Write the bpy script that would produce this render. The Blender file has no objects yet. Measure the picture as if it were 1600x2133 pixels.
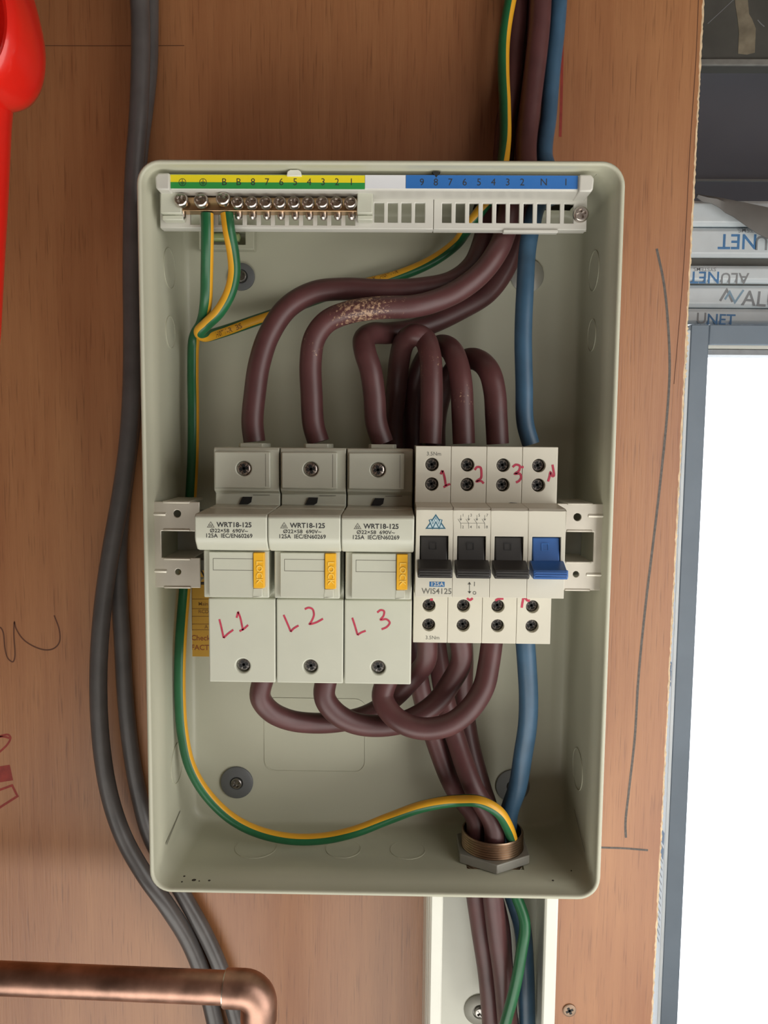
import bpy, bmesh, math, random
from mathutils import Vector, Matrix
rnd = random.Random(7)
SC = bpy.context.scene
COL = SC.collection
MM = 0.001
ZB = 1.45                       # height of the camera above the floor (m)

# ------------------------------------------------------------------ camera
F = 1620.0; CX, CY = 800.0, 1066.5
def _n(v): return v.normalized()
_d = _n(Vector((26, -146.5, F)))
_v = Vector((-168, 18303.5, F)); _v = _n(_v - _d * _v.dot(_d))
_r = _v.cross(_d)
CAM_Y = -480.0
def P(px, py, y):
    """point (mm) on the vertical plane at depth y that the photo shows at px,py"""
    q = Vector(((px - CX) / F, (py - CY) / F, 1.0))
    X, Y, Z = q.dot(_r), q.dot(_d), -q.dot(_v)
    t = (y - CAM_Y) / Y
    return Vector((X * t, y, Z * t))
def PZ(py, y, px=800): return P(px, py, y).z
def PX(px, y, py=1100): return P(px, py, y).x
cam = bpy.data.cameras.new('camera'); camo = bpy.data.objects.new('camera', cam); COL.objects.link(camo)
right = Vector((_r.x, _d.x, -_v.x)); down = Vector((_r.y, _d.y, -_v.y)); fwd = Vector((_r.z, _d.z, -_v.z))
m = Matrix((right, -down, -fwd)).transposed().to_4x4()
m.translation = Vector((0, CAM_Y * MM, ZB)); camo.matrix_world = m
cam.sensor_fit = 'HORIZONTAL'; cam.sensor_width = 36; cam.lens = 36 * F / 1600
cam.clip_start = 0.01; cam.clip_end = 100
SC.camera = camo

# ------------------------------------------------------------------ sky, daylight, exposure
w = bpy.data.worlds.new('overcast_sky'); SC.world = w; w.use_nodes = True
bg = w.node_tree.nodes['Background']; bg.inputs[0].default_value = (0.94, 0.98, 1.0, 1); bg.inputs[1].default_value = 3.6
def area(name, loc, target, sx, sy, power, col):
    l = bpy.data.lights.new(name, 'AREA'); l.shape = 'RECTANGLE'; l.size = sx; l.size_y = sy
    l.energy = power; l.color = col
    o = bpy.data.objects.new(name, l); COL.objects.link(o)
    o.location = loc; o.rotation_euler = (Vector(target) - Vector(loc)).to_track_quat('-Z', 'Y').to_euler()
    return o
area('doorway_daylight', (0.46, -0.46, ZB - 0.20), (0.02, -0.03, ZB - 0.10), 0.45, 0.9, 4.3, (1.0, 0.985, 0.95))
area('threshold_daylight', (-0.16, -0.90, ZB - 1.0), (0.0, -0.05, ZB - 0.15), 1.3, 0.7, 10.5, (1.0, 0.985, 0.92))
vs = SC.view_settings; vs.view_transform = 'Standard'; vs.look = 'None'; vs.exposure = 0.0; vs.gamma = 1.0; vs.use_curve_mapping = False
SC.cycles.use_denoising = True; SC.cycles.max_bounces = 8; SC.cycles.diffuse_bounces = 4; SC.cycles.sample_clamp_indirect = 4

# ------------------------------------------------------------------ materials
def nt(name):
    mt = bpy.data.materials.new(name); mt.use_nodes = True
    t = mt.node_tree; return mt, t, t.nodes['Principled BSDF']
def mat(name, col, rough=0.5, metal=0.0, var=0.0, vscale=60, bump=0.0, bscale=900, spec=0.5, coat=0.0, rvar=0.0):
    mt, t, b = nt(name)
    b.inputs['Roughness'].default_value = rough; b.inputs['Metallic'].default_value = metal
    b.inputs['Specular IOR Level'].default_value = spec; b.inputs['Coat Weight'].default_value = coat
    b.inputs['Base Color'].default_value = (*col, 1)
    tc = t.nodes.new('ShaderNodeTexCoord')
    if var or rvar:
        n = t.nodes.new('ShaderNodeTexNoise'); n.inputs['Scale'].default_value = vscale; n.inputs['Detail'].default_value = 5
        t.links.new(tc.outputs['Object'], n.inputs['Vector'])
        if var:
            r = t.nodes.new('ShaderNodeValToRGB'); r.color_ramp.elements[0].position = 0.3; r.color_ramp.elements[1].position = 0.7
            r.color_ramp.elements[0].color = (*[max(0, c * (1 - var)) for c in col], 1)
            r.color_ramp.elements[1].color = (*[min(1, c * (1 + var)) for c in col], 1)
            t.links.new(n.outputs['Fac'], r.inputs['Fac']); t.links.new(r.outputs[0], b.inputs['Base Color'])
        if rvar:
            mr = t.nodes.new('ShaderNodeMapRange'); mr.inputs['To Min'].default_value = max(0.05, rough - rvar); mr.inputs['To Max'].default_value = min(1, rough + rvar)
            t.links.new(n.outputs['Fac'], mr.inputs['Value']); t.links.new(mr.outputs[0], b.inputs['Roughness'])
    if bump:
        n2 = t.nodes.new('ShaderNodeTexNoise'); n2.inputs['Scale'].default_value = bscale; n2.inputs['Detail'].default_value = 3
        t.links.new(tc.outputs['Object'], n2.inputs['Vector'])
        bp = t.nodes.new('ShaderNodeBump'); bp.inputs['Strength'].default_value = bump; bp.inputs['Distance'].default_value = 0.0005
        t.links.new(n2.outputs['Fac'], bp.inputs['Height']); t.links.new(bp.outputs[0], b.inputs['Normal'])
    return mt
def wood_mat():
    mt, t, b = nt('plywood_veneer'); N = t.nodes.new; L = t.links.new
    tc = N('ShaderNodeTexCoord')
    def noise(sc, scale, det, rough=0.55, dist=0.0):
        mp = N('ShaderNodeMapping'); mp.inputs['Scale'].default_value = sc; L(tc.outputs['Object'], mp.inputs['Vector'])
        n = N('ShaderNodeTexNoise'); n.inputs['Scale'].default_value = scale; n.inputs['Detail'].default_value = det
        n.inputs['Roughness'].default_value = rough; n.inputs['Distortion'].default_value = dist
        L(mp.outputs[0], n.inputs['Vector']); return n
    broad = noise((1, 1, 0.35), 9, 3, 0.5, 0.4)
    grain = noise((1, 1, 0.05), 160, 5, 0.6, 0.3)
    pores = noise((1, 1, 0.035), 900, 2, 0.5)
    ramp = N('ShaderNodeValToRGB'); e = ramp.color_ramp.elements
    e[0].position = 0.30; e[0].color = (0.25, 0.087, 0.031, 1)
    e[1].position = 0.72; e[1].color = (0.425, 0.198, 0.082, 1)
    mx = N('ShaderNodeMath'); mx.operation = 'MULTIPLY_ADD'; mx.inputs[1].default_value = 0.35; 
    mu = N('ShaderNodeMath'); mu.operation = 'MULTIPLY'; mu.inputs[1].default_value = 0.65
    L(grain.outputs['Fac'], mx.inputs[0]); L(broad.outputs['Fac'], mu.inputs[0]); L(mu.outputs[0], mx.inputs[2]); L(mx.outputs[0], ramp.inputs['Fac'])
    pr = N('ShaderNodeValToRGB'); p = pr.color_ramp.elements; p[0].position = 0.30; p[0].color = (0.62, 0.58, 0.55, 1); p[1].position = 0.42; p[1].color = (1, 1, 1, 1)
    L(pores.outputs['Fac'], pr.inputs['Fac'])
    mm = N('ShaderNodeMix'); mm.data_type = 'RGBA'; mm.blend_type = 'MULTIPLY'; mm.inputs['Factor'].default_value = 0.8
    L(ramp.outputs[0], mm.inputs['A']); L(pr.outputs[0], mm.inputs['B']); L(mm.outputs['Result'], b.inputs['Base Color'])
    b.inputs['Roughness'].default_value = 0.44; b.inputs['Specular IOR Level'].default_value = 0.7
    bp = N('ShaderNodeBump'); bp.inputs['Strength'].default_value = 0.25; bp.inputs['Distance'].default_value = 0.0004
    L(pores.outputs['Fac'], bp.inputs['Height']); L(bp.outputs[0], b.inputs['Normal'])
    return mt
def cable_mat(name, col, dust, rough=0.5):
    """insulation with pale scuffs where the mesh attribute 'scuff' is high"""
    mt, t, b = nt(name); N = t.nodes.new; L = t.links.new
    tc = N('ShaderNodeTexCoord')
    n = N('ShaderNodeTexNoise'); n.inputs['Scale'].default_value = 520; n.inputs['Detail'].default_value = 7; n.inputs['Roughness'].default_value = 0.68
    n2 = N('ShaderNodeTexNoise'); n2.inputs['Scale'].default_value = 70; n2.inputs['Detail'].default_value = 4
    L(tc.outputs['Object'], n.inputs['Vector']); L(tc.outputs['Object'], n2.inputs['Vector'])
    at = N('ShaderNodeAttribute'); at.attribute_name = 'scuff'
    a = N('ShaderNodeMath'); a.operation = 'MULTIPLY_ADD'; a.inputs[1].default_value = 0.30; a.inputs[2].default_value = -0.22; L(at.outputs['Fac'], a.inputs[0])
    s = N('ShaderNodeMath'); s.operation = 'ADD'; L(n.outputs['Fac'], s.inputs[0]); L(a.outputs[0], s.inputs[1])
    r = N('ShaderNodeValToRGB'); r.color_ramp.elements[0].position = 0.54; r.color_ramp.elements[1].position = 0.64; L(s.outputs[0], r.inputs['Fac'])
    v = N('ShaderNodeValToRGB'); v.color_ramp.elements[0].position = 0.3; v.color_ramp.elements[1].position = 0.75
    v.color_ramp.elements[0].color = (*[c * 0.85 for c in col], 1); v.color_ramp.elements[1].color = (*[c * 1.2 for c in col], 1)
    L(n2.outputs['Fac'], v.inputs['Fac'])
    mx = N('ShaderNodeMix'); mx.data_type = 'RGBA'; mx.inputs['B'].default_value = (*dust, 1)
    L(r.outputs[0], mx.inputs['Factor']); L(v.outputs[0], mx.inputs['A']); L(mx.outputs['Result'], b.inputs['Base Color'])
    b.inputs['Roughness'].default_value = rough
    return mt
M = {
 'wood': wood_mat(),
 'splinter': mat('raw_wood_edge', (0.62, 0.47, 0.30), 0.8, var=0.25, vscale=200),
 'case': mat('cream_powder_coat', (0.495, 0.49, 0.38), 0.42, var=0.03, vscale=15, bump=0.05, bscale=2500),
 'fuse': mat('pale_grey_plastic', (0.545, 0.55, 0.455), 0.38, var=0.02),
 'iso': mat('ivory_plastic', (0.63, 0.60, 0.50), 0.42, var=0.02),
 'white': mat('white_plastic', (0.58, 0.565, 0.51), 0.4, var=0.02),
 'pvc': mat('white_pvc', (0.74, 0.74, 0.66), 0.35, var=0.02),
 'dark': mat('charcoal_plastic', (0.035, 0.033, 0.031), 0.45, var=0.08),
 'black': mat('black_recess', (0.012, 0.012, 0.012), 0.6),
 'ink': mat('dark_print_ink', (0.03, 0.03, 0.03), 0.6),
 'greyink': mat('grey_print_ink', (0.16, 0.155, 0.13), 0.6),
 'linegrey': mat('moulded_line_grey', (0.16, 0.15, 0.12), 0.6),
 'red': mat('red_marker_ink', (0.46, 0.035, 0.075), 0.5, var=0.15, vscale=300),
 'redwood': mat('red_marker_on_wood', (0.26, 0.03, 0.02), 0.6, var=0.2, vscale=200),
 'pencil': mat('pencil_graphite', (0.11, 0.095, 0.085), 0.7, var=0.3, vscale=500),
 'brownpen': mat('brown_pen_ink', (0.10, 0.035, 0.015), 0.7),
 'yellow': mat('yellow_plastic', (0.82, 0.43, 0.02), 0.4, var=0.05),
 'yellowlbl': mat('yellow_label', (0.80, 0.66, 0.02), 0.4),
 'greenlbl': mat('green_label', (0.03, 0.28, 0.06), 0.4),
 'bluelbl': mat('blue_label', (0.03, 0.15, 0.45), 0.4),
 'bluetag': mat('blue_print', (0.03, 0.14, 0.33), 0.5),
 'logo': mat('teal_print', (0.03, 0.12, 0.18), 0.5),
 'logofill': mat('pale_blue_print', (0.50, 0.62, 0.66), 0.5),
 'blueplastic': mat('blue_plastic', (0.035, 0.12, 0.36), 0.38, var=0.06),
 'sticker': mat('amber_sticker', (0.55, 0.30, 0.035), 0.5, var=0.05),
 'stickerink': mat('brown_sticker_ink', (0.22, 0.10, 0.02), 0.6),
 'stickerblack': mat('black_sticker_ink', (0.02, 0.015, 0.01), 0.6),
 'brass': mat('brass', (0.62, 0.42, 0.24), 0.32, 1.0, var=0.12, vscale=150, rvar=0.1),
 'brassgland': mat('dull_brass', (0.36, 0.25, 0.17), 0.36, 1.0, var=0.15, vscale=120),
 'nut': mat('dull_plated_steel', (0.33, 0.32, 0.285), 0.5, 0.4, var=0.1),
 'steel': mat('plated_steel', (0.55, 0.50, 0.46), 0.28, 1.0, var=0.15, vscale=300, rvar=0.1),
 'darksteel': mat('blackened_steel', (0.30, 0.285, 0.27), 0.30, 1.0, var=0.2, vscale=300),
 'zinc': mat('zinc_plated_sheet', (0.62, 0.58, 0.50), 0.42, 0.55, var=0.06, vscale=60, rvar=0.08),
 'rail': mat('galvanised_rail', (0.38, 0.38, 0.35), 0.4, 0.8, var=0.08),
 'rubber': mat('grey_washer', (0.13, 0.135, 0.14), 0.55, var=0.08),
 'copper': mat('tarnished_copper', (0.42, 0.25, 0.19), 0.42, 1.0, var=0.35, vscale=70, rvar=0.12),
 'solder': mat('solder', (0.6, 0.56, 0.5), 0.3, 1.0, var=0.15, vscale=300),
 'redplastic': mat('glossy_red_plastic', (0.80, 0.018, 0.010), 0.28, var=0.03, coat=0.3),
 'brown': cable_mat('brown_insulation', (0.085, 0.031, 0.031), (0.42, 0.27, 0.17), 0.42),
 'blue': cable_mat('blue_insulation', (0.038, 0.092, 0.155), (0.35, 0.40, 0.42), 0.42),
 'grey': cable_mat('grey_sheath', (0.085, 0.078, 0.076), (0.3, 0.3, 0.3), 0.36),
 'green': cable_mat('green_insulation', (0.012, 0.105, 0.038), (0.25, 0.35, 0.25), 0.35),
 'ystripe': mat('yellow_stripe_insulation', (0.72, 0.36, 0.02), 0.4, var=0.05),
 'ybright': mat('bright_yellow_stripe_insulation', (0.85, 0.74, 0.03), 0.4, var=0.05),
 'dirt': mat('dark_dirt', (0.05, 0.042, 0.03), 0.9),
 'paintgrey': mat('scuffed_grey_paint', (0.12, 0.122, 0.11), 0.6, var=0.18, vscale=18, bump=0.2, bscale=150),
 'bare': mat('tan_bare_patch', (0.33, 0.29, 0.21), 0.8, var=0.25, vscale=60),
 'darkpanel': mat('dark_grey_board', (0.13, 0.133, 0.155), 0.55, var=0.08, vscale=8),
 'greyfilm': mat('grey_plastic_sheet', (0.21, 0.205, 0.195), 0.5, var=0.1, vscale=25),
 'film': mat('white_packing_film', (0.80, 0.88, 0.92), 0.35, var=0.06, vscale=30),
 'filmblue': mat('blue_film_print', (0.10, 0.27, 0.55), 0.5, var=0.15, vscale=100),
 'filmgrey': mat('grey_film_print', (0.32, 0.34, 0.36), 0.5, var=0.1, vscale=100),
 'winframe': mat('slate_frame_paint', (0.22, 0.28, 0.345), 0.45, var=0.1, vscale=12),
 'gasket': mat('dark_gasket', (0.03, 0.03, 0.035), 0.6),
 'plaster': mat('bare_plaster', (0.50, 0.41, 0.34), 0.9, var=0.1, vscale=4),
 'ceil': mat('timber_ceiling', (0.24, 0.15, 0.10), 0.8, var=0.2, vscale=4),
 'concrete': mat('concrete_floor', (0.36, 0.34, 0.31), 0.8, var=0.15, vscale=6),
}
def glass_mat():
    mt = bpy.data.materials.new('window_glass'); mt.use_nodes = True; t = mt.node_tree; t.nodes.clear()
    o = t.nodes.new('ShaderNodeOutputMaterial'); x = t.nodes.new('ShaderNodeMixShader'); a = t.nodes.new('ShaderNodeBsdfTransparent'); g = t.nodes.new('ShaderNodeBsdfGlossy')
    g.inputs['Roughness'].default_value = 0.02; x.inputs[0].default_value = 0.06
    t.links.new(a.outputs[0], x.inputs[1]); t.links.new(g.outputs[0], x.inputs[2]); t.links.new(x.outputs[0], o.inputs[0]); return mt
M['glass'] = glass_mat()
def vial_mat():
    mt, t, b = nt('green_vial'); b.inputs['Base Color'].default_value = (0.5, 0.6, 0.28, 1); b.inputs['Transmission Weight'].default_value = 0.3; b.inputs['Roughness'].default_value = 0.1; return mt
M['vial'] = vial_mat()

# ------------------------------------------------------------------ mesh building (mm)
class MB:
    def __init__(s): s.v = []; s.f = []; s.mi = []; s.att = None
    def add(s, vs, fs, mi=0):
        b = len(s.v); s.v += [tuple(x) for x in vs]
        for f in fs: s.f.append([b + i for i in f]); s.mi.append(mi)
        return s
    def box(s, x0, x1, y0, y1, z0, z1, mi=0):
        vs = [(x, y, z) for x in (x0, x1) for y in (y0, y1) for z in (z0, z1)]
        return s.add(vs, [(0, 1, 3, 2), (4, 6, 7, 5), (0, 4, 5, 1), (2, 3, 7, 6), (0, 2, 6, 4), (1, 5, 7, 3)], mi)
    def loft(s, rings, cap0=True, cap1=True, mi=0, closed=True, skip=None):
        n = len(rings[0]); vs = [p for r in rings for p in r]; fs = []
        for i in range(len(rings) - 1):
            for j in range(n if closed else n - 1):
                if skip and skip(i, j): continue
                k = (j + 1) % n; fs.append((i * n + j, i * n + k, (i + 1) * n + k, (i + 1) * n + j))
        if cap0: fs.append(tuple(range(n)))
        if cap1: fs.append(tuple((len(rings) - 1) * n + j for j in range(n)))
        return s.add(vs, fs, mi)
    def prism_x(s, prof, x0, x1, mi=0): return s.loft([[(x, y, z) for y, z in prof] for x in (x0, x1)], mi=mi)
    def prism_y(s, prof, y0, y1, mi=0): return s.loft([[(x, y, z) for x, z in prof] for y in (y0, y1)], mi=mi)
    def prism_z(s, prof, z0, z1, mi=0): return s.loft([[(x, y, z) for x, y in prof] for z in (z0, z1)], mi=mi)
    def lathe(s, prof, c, axis='y', n=24, mi=0, cap0=True, cap1=True, rf=None):
        """prof: (radius, offset along axis)"""
        rings = []
        for r, h in prof:
            ring = []
            for k in range(n):
                a = 2 * math.pi * k / n; rr = rf(r, a) if rf else r
                u, q = rr * math.cos(a), rr * math.sin(a)
                ring.append({'y': (c[0] + u, c[1] + h, c[2] + q), 'z': (c[0] + u, c[1] + q, c[2] + h), 'x': (c[0] + h, c[1] + u, c[2] + q)}[axis])
            rings.append(ring)
        return s.loft(rings, cap0, cap1, mi)
    def plate(s, x0, x1, z0, z1, yf, yb, rects=(), circs=(), k=1.2):
        """slab with rectangular (x0,x1,z0,z1) and round (cx,cz,r) holes through it"""
        xs, zs = {x0, x1}, {z0, z1}
        for a, b, c, d in rects: xs |= {a, b}; zs |= {c, d}
        for cx, cz, r in circs: xs |= {cx - k * r, cx + k * r}; zs |= {cz - k * r, cz + k * r}
        xs, zs = sorted(xs), sorted(zs); E = 1e-6
        def kind(i, j):
            if not (0 <= i < len(xs) - 1 and 0 <= j < len(zs) - 1): return 'out'
            mx, mz = (xs[i] + xs[i + 1]) / 2, (zs[j] + zs[j + 1]) / 2
            for a, b, c, d in rects:
                if a < mx < b and c < mz < d: return 'out'
            for q, (cx, cz, r) in enumerate(circs):
                if abs(mx - cx) < k * r and abs(mz - cz) < k * r: return q
            return 'in'
        done = set()
        for i in range(len(xs) - 1):
            for j in range(len(zs) - 1):
                t = kind(i, j)
                if t == 'out': continue
                a, b, c, d = xs[i], xs[i + 1], zs[j], zs[j + 1]
                if t == 'in':
                    for y in (yf, yb): s.add([(a, y, c), (b, y, c), (b, y, d), (a, y, d)], [(0, 1, 2, 3)])
                elif t not in done:
                    done.add(t); cx, cz, r = circs[t]; n = 24; rings = []
                    sq = []; ci = []
                    for q in range(n):
                        an = 2 * math.pi * q / n; co, si = math.cos(an), math.sin(an); mxx = max(abs(co), abs(si))
                        sq.append((cx + k * r * co / mxx, cz + k * r * si / mxx)); ci.append((cx + r * co, cz + r * si))
                    s.loft([[(x, yf, z) for x, z in sq], [(x, yf, z) for x, z in ci], [(x, yb, z) for x, z in ci], [(x, yb, z) for x, z in sq]], False, False)
                for (di, dj, p0, p1) in ((-1, 0, (a, c), (a, d)), (1, 0, (b, c), (b, d)), (0, -1, (a, c), (b, c)), (0, 1, (a, d), (b, d))):
                    if kind(i + di, j + dj) == 'out':
                        s.add([(p0[0], yf, p0[1]), (p1[0], yf, p1[1]), (p1[0], yb, p1[1]), (p0[0], yb, p0[1])], [(0, 1, 2, 3)])
        return s
    def ribbon(s, pts, wd, y, mi=0, smooth=True, closed=False):
        """flat ink stroke on a plane facing the viewer; pts are (x,z) mm"""
        pts = [Vector((p[0], p[1])) for p in pts]
        if smooth and len(pts) > 2: pts = crom2(pts, 8)
        if closed: pts = pts + [pts[0]]
        L, R = [], []
        for i, p in enumerate(pts):
            if closed and i in (0, len(pts) - 1):
                t0 = (pts[-1] - pts[-2]).normalized(); t1 = (pts[1] - pts[0]).normalized()
            else:
                t0 = (p - pts[i - 1]).normalized() if i else (pts[1] - p).normalized()
                t1 = (pts[i + 1] - p).normalized() if i < len(pts) - 1 else t0
            t = (t0 + t1)
            t = t.normalized() if t.length > 1e-6 else t0
            nn = Vector((-t.y, t.x)); q = wd / 2 / max(0.5, abs(nn.dot(Vector((-t1.y, t1.x)))))
            L.append((p.x + nn.x * q, y, p.y + nn.y * q)); R.append((p.x - nn.x * q, y, p.y - nn.y * q))
        return s.loft([L, R], False, False, mi, closed=False)
    def disc(s, cx, cz, r, y, mi=0, n=20): return s.add([(cx + r * math.cos(2 * math.pi * k / n), y, cz + r * math.sin(2 * math.pi * k / n)) for k in range(n)], [tuple(range(n))], mi)
    def rect(s, x0, x1, z0, z1, y, mi=0): return s.add([(x0, y, z0), (x1, y, z0), (x1, y, z1), (x0, y, z1)], [(0, 1, 2, 3)], mi)
    def text(s, txt, cx, cz, size, y, mi=0, rot=0.0, bold=0.0, align='CENTER', sx=1.0):
        vs, fs = text_geo(txt, bold, align); c, q = math.cos(rot), math.sin(rot)
        return s.add([(cx + size * (c * a * sx - q * b), y, cz + size * (q * a * sx + c * b)) for a, b in vs], fs, mi)
    def text3(s, txt, cx, cz, size, y, h, rot=0.0):
        """raised lettering"""
        c = bpy.data.curves.new('t', 'FONT'); c.body = txt; c.size = size; c.offset = 0.01 * size; c.align_x = 'CENTER'; c.align_y = 'CENTER'; c.resolution_u = 2; c.extrude = h
        o = bpy.data.objects.new('t', c); me = bpy.data.meshes.new_from_object(o); co, si = math.cos(rot), math.sin(rot)
        s.add([(cx + co * v.co.x - si * v.co.y, y - v.co.z, cz + si * v.co.x + co * v.co.y) for v in me.vertices], [tuple(p.vertices) for p in me.polygons])
        bpy.data.objects.remove(o); bpy.data.meshes.remove(me); bpy.data.curves.remove(c); return s
    def build(s, name, mats, parent=None, bevel=0.0, seg=2, angle=35, merge=True, limit=40):
        me = bpy.data.meshes.new(name); off = woff(parent)
        me.from_pydata([((x * MM - off.x), (y * MM - off.y), (z * MM + ZB - off.z)) for x, y, z in s.v], [], s.f)
        for mt in (mats if isinstance(mats, (list, tuple)) else [mats]): me.materials.append(mt)
        me.polygons.foreach_set('material_index', s.mi)
        bm = bmesh.new(); bm.from_mesh(me)
        if s.att:
            pass
        if merge and not s.att: bmesh.ops.remove_doubles(bm, verts=bm.verts, dist=2e-6)
        bmesh.ops.recalc_face_normals(bm, faces=bm.faces)
        for f in bm.faces: f.smooth = True
        bm.to_mesh(me); bm.free()
        me.set_sharp_from_angle(angle=math.radians(angle))
        if s.att:
            at = me.attributes.new('scuff', 'FLOAT', 'POINT'); at.data.foreach_set('value', s.att)
        o = bpy.data.objects.new(name, me); COL.objects.link(o)
        if parent: o.parent = parent
        if bevel:
            md = o.modifiers.new('edge', 'BEVEL'); md.width = bevel * MM; md.segments = seg; md.limit_method = 'ANGLE'; md.angle_limit = math.radians(limit)
            md.use_clamp_overlap = True
        return o
_tc = {}
def text_geo(txt, bold, align):
    k = (txt, bold, align)
    if k not in _tc:
        c = bpy.data.curves.new('t', 'FONT'); c.body = txt; c.size = 1.0; c.offset = bold; c.align_x = align; c.align_y = 'CENTER'; c.resolution_u = 3
        o = bpy.data.objects.new('t', c); me = bpy.data.meshes.new_from_object(o)
        _tc[k] = ([(v.co.x, v.co.y) for v in me.vertices], [tuple(p.vertices) for p in me.polygons])
        bpy.data.objects.remove(o); bpy.data.meshes.remove(me); bpy.data.curves.remove(c)
    return _tc[k]
def woff(o):
    v = Vector((0, 0, 0))
    while o is not None: v = v + o.location; o = o.parent
    return v
def crom(pts, n):
    out = []
    for i in range(len(pts) - 1):
        p0 = pts[i - 1] if i else pts[0] * 2 - pts[1]; p1, p2 = pts[i], pts[i + 1]
        p3 = pts[i + 2] if i + 2 < len(pts) else pts[-1] * 2 - pts[-2]
        # centripetal Catmull-Rom
        t0 = 0; t1 = max(1e-4, (p1 - p0).length ** .5); t2 = t1 + max(1e-4, (p2 - p1).length ** .5); t3 = t2 + max(1e-4, (p3 - p2).length ** .5)
        for k in range(n):
            t = t1 + (t2 - t1) * k / n
            a1 = p0 * ((t1 - t) / (t1 - t0)) + p1 * ((t - t0) / (t1 - t0)); a2 = p1 * ((t2 - t) / (t2 - t1)) + p2 * ((t - t1) / (t2 - t1)); a3 = p2 * ((t3 - t) / (t3 - t2)) + p3 * ((t - t2) / (t3 - t2))
            b1 = a1 * ((t2 - t) / (t2 - t0)) + a2 * ((t - t0) / (t2 - t0)); b2 = a2 * ((t3 - t) / (t3 - t1)) + a3 * ((t - t1) / (t3 - t1))
            out.append(b1 * ((t2 - t) / (t2 - t1)) + b2 * ((t - t1) / (t2 - t1)))
    out.append(pts[-1].copy()); return out
crom2 = crom
def tag(o, label=None, cat=None, group=None, kind=None):
    if label: o['label'] = label
    if cat: o['category'] = cat
    if group: o['group'] = group
    if kind: o['kind'] = kind
    return o
def thing(name, label, cat, loc=(0, 0, 0), group=None):
    o = bpy.data.objects.new(name, None); COL.objects.link(o); o.empty_display_size = 0.01
    o.location = (loc[0] * MM, loc[1] * MM, loc[2] * MM + ZB)
    return tag(o, label, cat, group)
def copy_tree(o, parent=None):
    c = o.copy(); COL.objects.link(c); c.parent = parent
    for ch in list(o.children): copy_tree(ch, c)
    return c
def put(src, parent, x, y, z):
    """a copy of a part that shares its mesh, moved by x,y,z mm"""
    c = src.copy(); COL.objects.link(c); c.parent = parent; c.location = src.location + Vector((x, y, z)) * MM
    for ch in list(src.children): put(ch, c, 0, 0, 0)
    return c
def rrect(x0, x1, z0, z1, r, n=6, top=(), bot=()):
    """rounded rectangle outline (x,z), starting at the lower left corner, with extra points on top and bottom"""
    r = min(r, (x1 - x0) / 2, (z1 - z0) / 2)
    o = []
    def arc(cx, cz, a0):
        for k in range(n + 1):
            a = math.radians(a0 + 90 * k / n); o.append((cx + r * math.cos(a), cz + r * math.sin(a)))
    arc(x0 + r, z0 + r, 180)
    for x in sorted(bot): o.append((x, z0))
    arc(x1 - r, z0 + r, 270); arc(x1 - r, z1 - r, 0)
    for x in sorted(top, reverse=True): o.append((x, z1))
    arc(x0 + r, z1 - r, 90)
    return o
def screw_into(mb, c, R, h, cross=0.62, wdt=0.2, dep=1.0, n=48, mi=0, rot=0.0, dome=0.35, tilt=0.0):
    """pan head facing the viewer (-y) with a cross recess; c = centre of the head's underside"""
    def rf(r, a):
        if r >= 0: return r
        l, w_ = -r * 1.0, wdt * R
        ph = (a - rot) % (math.pi / 2)
        if ph > math.pi / 4: ph -= math.pi / 2
        return l / math.cos(ph) if abs(math.tan(ph)) <= w_ / l else w_ / abs(math.sin(ph))
    prof = [(R, 0), (R, -h * (1 - dome)), (R * 0.93, -h * (1 - dome * 0.45)), (R * 0.8, -h), (-R * cross, -h), (-R * cross * 0.8, -h + dep)]
    b = len(mb.v); mb.lathe(prof, c, 'y', n, mi, True, True, rf)
    if tilt:
        rm = Matrix.Rotation(tilt, 3, 'X'); cv = Vector(c)
        for i in range(b, len(mb.v)): mb.v[i] = tuple(rm @ (Vector(mb.v[i]) - cv) + cv)
    return mb
def star(mb, c, R, rot, mi=1):
    """dark cross recess with the eight fine tick marks of a combination head"""
    x, y, z = c
    for k in range(4):
        a = rot + math.pi / 2 * k; co, si = math.cos(a), math.sin(a)
        mb.add([(x + q * co - e * si, y, z + q * si + e * co) for q, e in ((0, -.2 * R), (.66 * R, -.17 * R), (.66 * R, .17 * R), (0, .2 * R))], [(0, 1, 2, 3)], mi)
        for d in (.5, 1.07):
            b = a + d; co2, si2 = math.cos(b), math.sin(b)
            mb.add([(x + q * co2 - e * si2, y - .002, z + q * si2 + e * co2) for q, e in ((.2 * R, -.07 * R), (.9 * R, -.025 * R), (.9 * R, .025 * R), (.2 * R, .07 * R))], [(0, 1, 2, 3)], mi)
def frames(path, ref=True):
    n = len(path); T = []
    for i in range(n):
        T.append((path[min(i + 1, n - 1)] - path[max(i - 1, 0)]).normalized())
    N = []
    if ref:
        up = Vector((0, -1, 0))
        for t in T:
            q = up - t * up.dot(t); N.append(q.normalized() if q.length > 1e-3 else (N[-1] if N else Vector((1, 0, 0))))
    else:
        q = Vector((0, -1, 0)); q = q - T[0] * q.dot(T[0])
        if q.length < 1e-3: q = Vector((1, 0, 0))
        q.normalize()
        for t in T:
            q = (q - t * q.dot(t)).normalized(); N.append(q.copy())
    return T, N
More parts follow.
